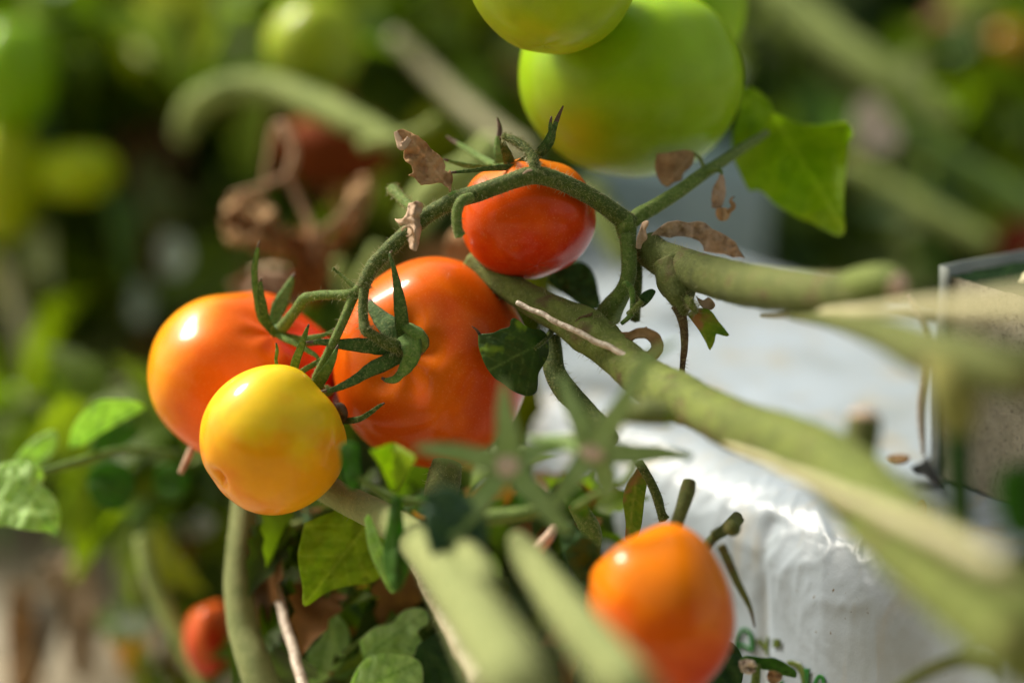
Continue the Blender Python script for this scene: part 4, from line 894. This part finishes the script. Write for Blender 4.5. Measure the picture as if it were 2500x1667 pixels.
leaf('leaf', [(2440, 1150), (2500, 1130), (2560, 1180), (2560, 1300), (2470, 1310), (2440, 1240)], lambda x, y: -200, M['leaf_mid'], v2, step=10, wr=2)
leaf('leaf', [(2450, 1380), (2500, 1330), (2560, 1340), (2570, 1440), (2480, 1430)], lambda x, y: -190, M['leaf_dark'], v2, step=10, wr=2)
tw = thing('tomato_shoot', 'blurred grey green curled tendrils in the bottom right corner', 'plant shoot', P(2380, 1640, -120))
stem('tendril', [(2180, 1690, -100, 14), (2260, 1640, -110, 16), (2350, 1610, -120, 18), (2430, 1630, -125, 14)], M['stem_olive'], tw)
stem('tendril', [(2340, 1600, -120, 7), (2390, 1572, -120, 9), (2425, 1600, -120, 9), (2430, 1660, -120, 8)], M['stem_olive'], tw)
fgstem([(790, 1190, 15.0, 34.0), (850, 1222, 5.0, 36.0), (930, 1262, -20.0, 40.0), (1010, 1318, -56.2, 46.0), (1075, 1385, -106.2, 56.0), (1135, 1470, -162.5, 68.0), (1200, 1570, -212.5, 82.0), (1275, 1700, -262.5, 92.0)], M['stem_pale2'], 'thick pale yellow green stem running from behind the yellow tomato to the bottom', fuzz=900, long=200, seg=32)
fgstem([(1110, 1290, -104.0, 14.0), (1130, 1335, -117.0, 28.0), (1160, 1385, -136.5, 42.0), (1180, 1450, -162.5, 50.0)], M['stem_pale2'], 'short pale side branch joining the thick stem at the bottom centre')
fgstem([(1262, 1318, -112.5, 24), (1290, 1362, -125.0, 42), (1335, 1425, -143.8, 46.0), (1390, 1500, -175.0, 54.0), (1460, 1585, -206.2, 62.0), (1550, 1700, -243.8, 70.0)], M['stem_pale2'], 'pale green stem slanting down left of the blurred orange tomato', tip=None)
fgstem([(1310, 1345, -50, 16), (1340, 1310, -45, 14), (1352, 1290, -40, 12)], M['cut'], 'tan cut stub above the slanting pale stem')
fgstem([(600, 1180, 70, 30), (596, 1260, 66, 34), (585, 1350, 60, 34), (582, 1440, 54, 36), (596, 1540, 48, 38), (622, 1620, 42, 42), (650, 1700, 38, 44)], M['stem_pale2'], 'upright pale fuzzy stem below the yellow tomato', fuzz=300, long=200, seg=26)
fgstem([(600, 1352, 60, 16), (650, 1322, 60, 18), (700, 1296, 62, 17), (742, 1278, 64, 12)], M['stem_far'], 'short side stub on the upright pale stem')
fgstem([(345, 1310, 170, 18), (365, 1400, 165, 22), (410, 1500, 160, 24), (460, 1590, 155, 26), (520, 1700, 150, 28)], M['stem_far'], 'blurred pale stem leaning down at the lower left')
fgstem([(1092, 1130, 4, 36), (1085, 1165, 2, 42), (1078, 1200, 0, 42), (1070, 1250, 0, 38)], M['stem_olive'], 'grey green cut stump right under the largest tomato', fuzz=600, long=30, seg=26)
fgstem(crop(900, 950, 900, [(1325, 735)]) and [(1407, 1228, -2, 21), (1412, 1240, -2, 22), (1425, 1262, -3, 24), (1440, 1290, -4, 26), (1448, 1320, -4, 22), (1440, 1380, 0, 14)][::-1], M['stem_mid'], 'short green stub with a brown fibrous top above the orange tomato', fuzz=300, tip=(M['dry'], 0.12))
fgstem([(1560, 1128, -10, 11), (1585, 1170, -10, 11), (1605, 1215, -12, 12), (1614, 1250, -13, 11), (1622, 1268, -13, 14)], M['stem_dark'], 'thin dark stalk hanging over the white bag, left of the short stub', fuzz=300, long=30)
fgstem([(1683, 1175, -25, 16), (1678, 1200, -27, 19), (1662, 1250, -32, 16), (1645, 1300, -36, 16)], M['stem_olive'], 'short dark stub rising behind the orange tomato', fuzz=100)
fgstem([(1800, 1262, -20, 15), (1770, 1290, -28, 13), (1740, 1315, -36, 12), (1725, 1335, -40, 14)], M['stem_olive'], 'dark stalk slanting right of the orange tomato')
leaf('tomato_leaf', crop(900, 950, 900, [(1720, 490), (1760, 520), (1775, 600), (1760, 700), (1750, 800), (1735, 890), (1700, 960), (1640, 960), (1640, 850), (1622, 700), (1650, 600), (1690, 540)]), lambda x, y: -4, M['leaf_yel'], None, rib=((1555, 1150), (1535, 1310)), step=5, wr=0.8, label='narrow olive green leaf hanging in front of the white bag', cat='leaf')
lb = thing('leafy_shoot', 'small leafy shoot with brown bits in front of the printed letters', 'plant shoot', P(1860, 1640, -20))
leaf('leaf', crop(1760, 1500, 250, [(440, 1020), (560, 940), (760, 950), (950, 985), (1200, 985), (1400, 1060), (1560, 1160), (1700, 1260), (1745, 1360), (1700, 1440), (1560, 1410), (1350, 1370), (1150, 1280), (950, 1250), (780, 1180), (560, 1120)]), lambda x, y: -30 + 0.1 * (y - 1620), M['leaf_mid'], lb, rib=crop(1760, 1500, 250, [(500, 1040), (1720, 1380)]), step=5, wr=1)
leaf('dried_leaf', crop(1760, 1500, 250, [(420, 1060), (620, 1020), (780, 1080), (820, 1250), (700, 1360), (520, 1330), (440, 1200)]), lambda x, y: -34, M['stick'], lb, step=4, wr=2, wscale=.08)
leaf('dried_leaf', crop(1760, 1500, 250, [(1080, 1290), (1250, 1290), (1400, 1380), (1380, 1500), (1200, 1600), (1060, 1480)]), lambda x, y: -34, M['dry'], lb, step=4, wr=2, wscale=.08)
stem('shoot_stem', crop(1760, 1500, 250, [(0, 0)]) and [(1850, 1620, -32, 8), (1846, 1650, -32, 11), (1842, 1700, -32, 12)], M['stem_mid'], lb)
leaf('leaf', [(1660, 1667), (1690, 1600), (1740, 1560), (1790, 1570), (1815, 1620), (1800, 1690), (1740, 1720), (1680, 1710)], lambda x, y: -10, M['leaf_dark'], lb, step=8, wr=2)

# withered flower stars ---------------------------------------------------
def star(label, hub, arms):
    x, y, d, r = hub; r *= 1.2; d -= 18; arms = [[(p, q, e_ - 18, g) for p, q, e_, g in a] for a in arms]
    t = thing('spent_flower', label, 'flower calyx', P(x, y, d))
    h = stem('flower_base', [(x + 3, y + 6, d + 8, r * .4), (x + 1, y + 2, d + 4, r * .85), (x, y, d, r), (x, y, d - 3, r * .82)], M['star'], t)
    c = stem('pink_scar', [(x, y, d - 2, r * .85), (x, y, d - 4, r * .75), (x, y, d - 4.6, r * .3)], M['pinks'], t)
    for a in arms: sepal('sepal', [(x_, y_, d_, r_ * 1.55) for x_, y_, d_, r_ in a], M['star'], t, 0, cup=0.35, tipfrac=0.04)
M['star'] = stem_mat('pale_calyx', (0.26, 0.40, 0.12), (0.40, 0.54, 0.22), 200, fine=0.3)
M['pinks'] = plain_mat('pink_cut', (0.60, 0.44, 0.34), (0.75, 0.58, 0.46), 300, 0.8)
star('blurred green flower star with a round pinkish centre, lower left of its twin', (1236, 1134, -92, 34), [
    [(1238, 1120, -95, 24), (1240, 1060, -98, 20), (1232, 1000, -100, 14), (1230, 930, -102, 4)],
    [(1220, 1130, -95, 20), (1150, 1112, -99, 17), (1080, 1100, -102, 13), (1015, 1094, -104, 5)],
    [(1225, 1150, -95, 20), (1180, 1210, -97, 19), (1130, 1270, -98, 15), (1090, 1330, -99, 4)],
    [(1250, 1150, -95, 20), (1305, 1205, -95, 19), (1350, 1260, -93, 15), (1390, 1300, -90, 5)],
    [(1250, 1130, -95, 18), (1285, 1115, -92, 16), (1325, 1095, -88, 12), (1375, 1092, -84, 6)]])
star('blurred green flower star with a round pinkish centre, upper right of its twin', (1448, 1096, -88, 32), [
    [(1455, 1085, -92, 22), (1500, 1020, -98, 18), (1540, 950, -104, 13), (1580, 880, -108, 9), (1620, 850, -110, 6), (1660, 832, -112, 3)],
    [(1440, 1080, -92, 20), (1415, 1030, -94, 17), (1390, 975, -94, 12), (1372, 915, -94, 4)],
    [(1430, 1092, -90, 16), (1380, 1080, -86, 13), (1330, 1076, -82, 8), (1285, 1068, -80, 3)],
    [(1465, 1098, -90, 20), (1540, 1108, -84, 17), (1610, 1106, -78, 12), (1690, 1112, -72, 4)],
    [(1440, 1110, -90, 20), (1400, 1165, -90, 17), (1360, 1220, -88, 11), (1330, 1270, -86, 4)],
    [(1465, 1115, -90, 18), (1478, 1170, -86, 18), (1480, 1215, -84, 8)]])
fgstem([(1560, 1090, -76, 8), (1548, 1140, -78, 9), (1520, 1180, -80, 10), (1470, 1200, -82, 9), (1400, 1240, -80, 8)], M['stem_mid'], 'curved blurred stalk below the upper flower star')
fgstem([(1090, 1285, -60, 18), (1180, 1265, -66, 20), (1270, 1255, -70, 19), (1360, 1235, -72, 14)], M['stem_mid'], 'horizontal green stalk below the lower flower star')
fgstem([(1200, 1200, -80, 9), (1190, 1235, -78, 9), (1160, 1262, -74, 9)], M['stem_pale'], 'short stalk under the lower flower star')
leaf('tomato_leaf', [(1035, 1205), (1090, 1185), (1150, 1215), (1188, 1260), (1185, 1330), (1130, 1395), (1080, 1420), (1052, 1350), (1035, 1280)], lambda x, y: -118 + 0.05 * (x - 1100), M['leaf_teal'], None, rib=((1060, 1200), (1110, 1400)), step=7, wr=2, label='dark blue green blurred leaf in front of the pale stems at the bottom centre', cat='leaf')
leaf('tomato_leaf', [(1370, 1260), (1420, 1300), (1465, 1340), (1470, 1400), (1440, 1440), (1400, 1400), (1370, 1330)], lambda x, y: -50, M['leaf_dark'], None, step=8, wr=2, label='dark blurred leaf left of the orange tomato shoulder', cat='leaf')

for k_, (x_, y_, d_, a_, L_, lab_) in enumerate([(1010, 1215, -60, 0.5, 90, 'thin blurred leaflet left of the lower flower star'), (1310, 1185, -70, 2.2, 80, 'small blurred leaflet between the two flower stars'),
        (1395, 1180, -66, 1.2, 95, 'small blurred leaflet under the upper flower star'), (1150, 1215, -58, 2.6, 85, 'small blurred leaflet under the lower flower star')]):
    ca_, sa_ = math.cos(a_), math.sin(a_)
    leaf('tomato_leaf', [(x_ + L_ * (u * ca_ - v * sa_), y_ + L_ * (u * sa_ + v * ca_)) for u, v in [(0, 0), (.2, .22), (.5, .3), (.75, .18), (1, 0), (.75, -.2), (.45, -.28), (.2, -.18)]], lambda x, y, d_=d_: d_ + 0.1 * abs(x - 1200) * 0.2, M['leaf_mid'], None, step=6, wr=1.5, label=lab_, cat='leaf')
# small foreground sprig --------------------------------------------------
sp = thing('tomato_sprig', 'blurred young green sprig in front of the yellow tomato lower right', 'plant shoot', P(960, 1225, -70))
ca = lambda p: crop(800, 1067, 900, p)
leaf('leaf', ca([(268, 85), (340, 60), (420, 38), (500, 80), (565, 130), (520, 210), (480, 300), (445, 345), (400, 330), (370, 260), (320, 160)]), lambda x, y: -60 - 0.1 * abs(x - 960), M['leaf_lime'], sp, rib=ca([(420, 340), (430, 50)]), step=6, wr=1)
leaf('leaf', ca([(400, 400), (430, 370), (470, 400), (480, 520), (500, 650), (520, 820), (470, 960), (420, 980), (370, 880), (350, 720), (380, 560)]), lambda x, y: -66 + .1 * abs(x - 970), M['leaf_mid'], sp, rib=ca([(430, 380), (450, 950)]), step=6, wr=1)
leaf('leaf', ca([(75, 60), (120, 30), (195, 50), (205, 150), (210, 260), (180, 330), (130, 320), (95, 220)]), lambda x, y: -66, M['leaf_mid'], sp, rib=ca([(190, 300), (110, 60)]), step=6, wr=1)
leaf('leaf', ca([(235, 520), (270, 500), (330, 640), (400, 840), (440, 960), (400, 990), (320, 850), (260, 700)]), lambda x, y: -40, M['leaf_pale'], sp, rib=ca([(250, 520), (420, 980)]), step=6, wr=1)
stem('shoot_stem', [(x, y, d, r) for (x, y), d, r in zip(ca([(170, 240), (300, 330), (430, 395), (560, 415), (680, 430), (800, 450)]), [-66, -64, -62, -60, -58, -56], [8, 9, 11, 10, 9, 6])], M['stem_mid'], sp)

# leaves at the bottom and left ---------------------------------------------
leaf('tomato_leaf', D8(K, [(700, 1200), (750, 1180), (800, 1160), (845, 1150), (875, 1190), (890, 1240), (885, 1300), (860, 1335), (800, 1345), (750, 1360), (700, 1392), (695, 1350), (690, 1320), (684, 1270)]), lambda x, y: 22 + 0.06 * (x - 830) , M['leaf_lime'], None, rib=D8(K, [(870, 1170), (705, 1380)]), step=5, wr=1.4, veins=6, label='bright veined green leaf hanging below the yellow tomato', cat='leaf')
sb = thing('leafy_shoot', 'young green leaves crowding the bottom edge left of the white twine', 'plant shoot', P(860, 1640, 40))
leaf('leaf', D8(K, [(762, 1398), (790, 1425), (805, 1460), (795, 1500), (760, 1550), (715, 1575), (704, 1530), (710, 1490), (738, 1460), (745, 1420)]), lambda x, y: 46 + .1 * abs(x - 810), M['leaf_pale'], sb, rib=D8(K, [(765, 1405), (725, 1560)]), step=5, wr=1)
leaf('leaf', D8(K, [(825, 1470), (860, 1440), (900, 1430), (930, 1400), (975, 1398), (985, 1430), (960, 1450), (975, 1490), (930, 1510), (880, 1515), (840, 1520)]), lambda x, y: 34 + .08 * abs(y - 1550), M['leaf_pale'], sb, rib=D8(K, [(835, 1510), (970, 1410)]), step=5, wr=1.5)
leaf('leaf', D8(K, [(800, 1580), (830, 1520), (880, 1500), (940, 1505), (970, 1530), (960, 1590), (880, 1600)]), lambda x, y: 24, M['leaf_pale'], sb, rib=D8(K, [(810, 1590), (960, 1520)]), step=5, wr=1.5)
leaf('leaf', D8(K, [(960, 1480), (1010, 1450), (1040, 1480), (1060, 1540), (1050, 1600), (960, 1600), (945, 1540)]), lambda x, y: 30, M['leaf_dark'], sb, step=6, wr=1.5)
stem('shoot_stem', [(x * K, y * K, 42, r) for x, y, r in ((790, 1500, 6), (830, 1470, 7), (870, 1445, 6), (920, 1410, 4))], M['stem_mid'], sb)
stem('shoot_stem', [(x * K, y * K, 40, r) for x, y, r in ((905, 1440, 5), (945, 1445, 6), (975, 1450, 6), (1000, 1420, 5))], M['stem_pale'], sb)
sh = thing('leafy_shoot', 'bright green shoot with pale sunlit leaves reaching in from the left edge', 'plant shoot', P(120, 1150, 60))
stem('shoot_stem', [(60, 1170, 60, 9), (120, 1148, 66, 10), (200, 1125, 76, 11), (270, 1105, 88, 11), (340, 1098, 100, 10), (440, 1108, 116, 8)], M['leaf_lime'] if False else M['calyx_l'], sh)
c7 = lambda p: crop(0, 1067, 900, p)
leaf('leaf', c7([(-60, 200), (20, 165), (120, 150), (200, 165), (260, 200), (285, 260), (270, 300), (320, 350), (375, 430), (385, 520), (372, 610), (350, 630), (300, 605), (220, 600), (120, 585), (40, 565), (-60, 540)]), lambda x, y: 56 - .05 * (y - 1200) + .04 * abs(x - 60), M['leaf_pale'], sh, rib=c7([(60, 170), (355, 610)]), step=6, wr=1.6)
leaf('leaf', [(168, 1092), (175, 1050), (200, 1010), (240, 978), (290, 975), (330, 978), (355, 995), (320, 1018), (260, 1050), (205, 1085)], lambda x, y: 80 + .1 * (y - 1030), M['leaf_pale'], sh, rib=((175, 1085), (345, 993)), step=5, wr=1)
leaf('leaf', [(30, 1130), (60, 1090), (100, 1060), (135, 1050), (140, 1090), (110, 1130), (70, 1150)], lambda x, y: 84, M['leaf_pale'], sh, step=6, wr=1)
leaf('leaf', [(215, 1090), (250, 1050), (300, 1030), (340, 1050), (310, 1085), (260, 1110)], lambda x, y: 110, M['leaf_mid'], sh, step=6, wr=1)
leaf('leaf', [(215, 1150), (270, 1125), (320, 1150), (330, 1200), (290, 1245), (240, 1235), (215, 1190)], lambda x, y: 110, M['leaf_mid'], sh, step=6, wr=2)
leaf('leaf', [(385, 1140), (430, 1130), (465, 1165), (450, 1215), (400, 1220), (375, 1180)], lambda x, y: 130, M['leaf_mid'], sh, step=6, wr=2)
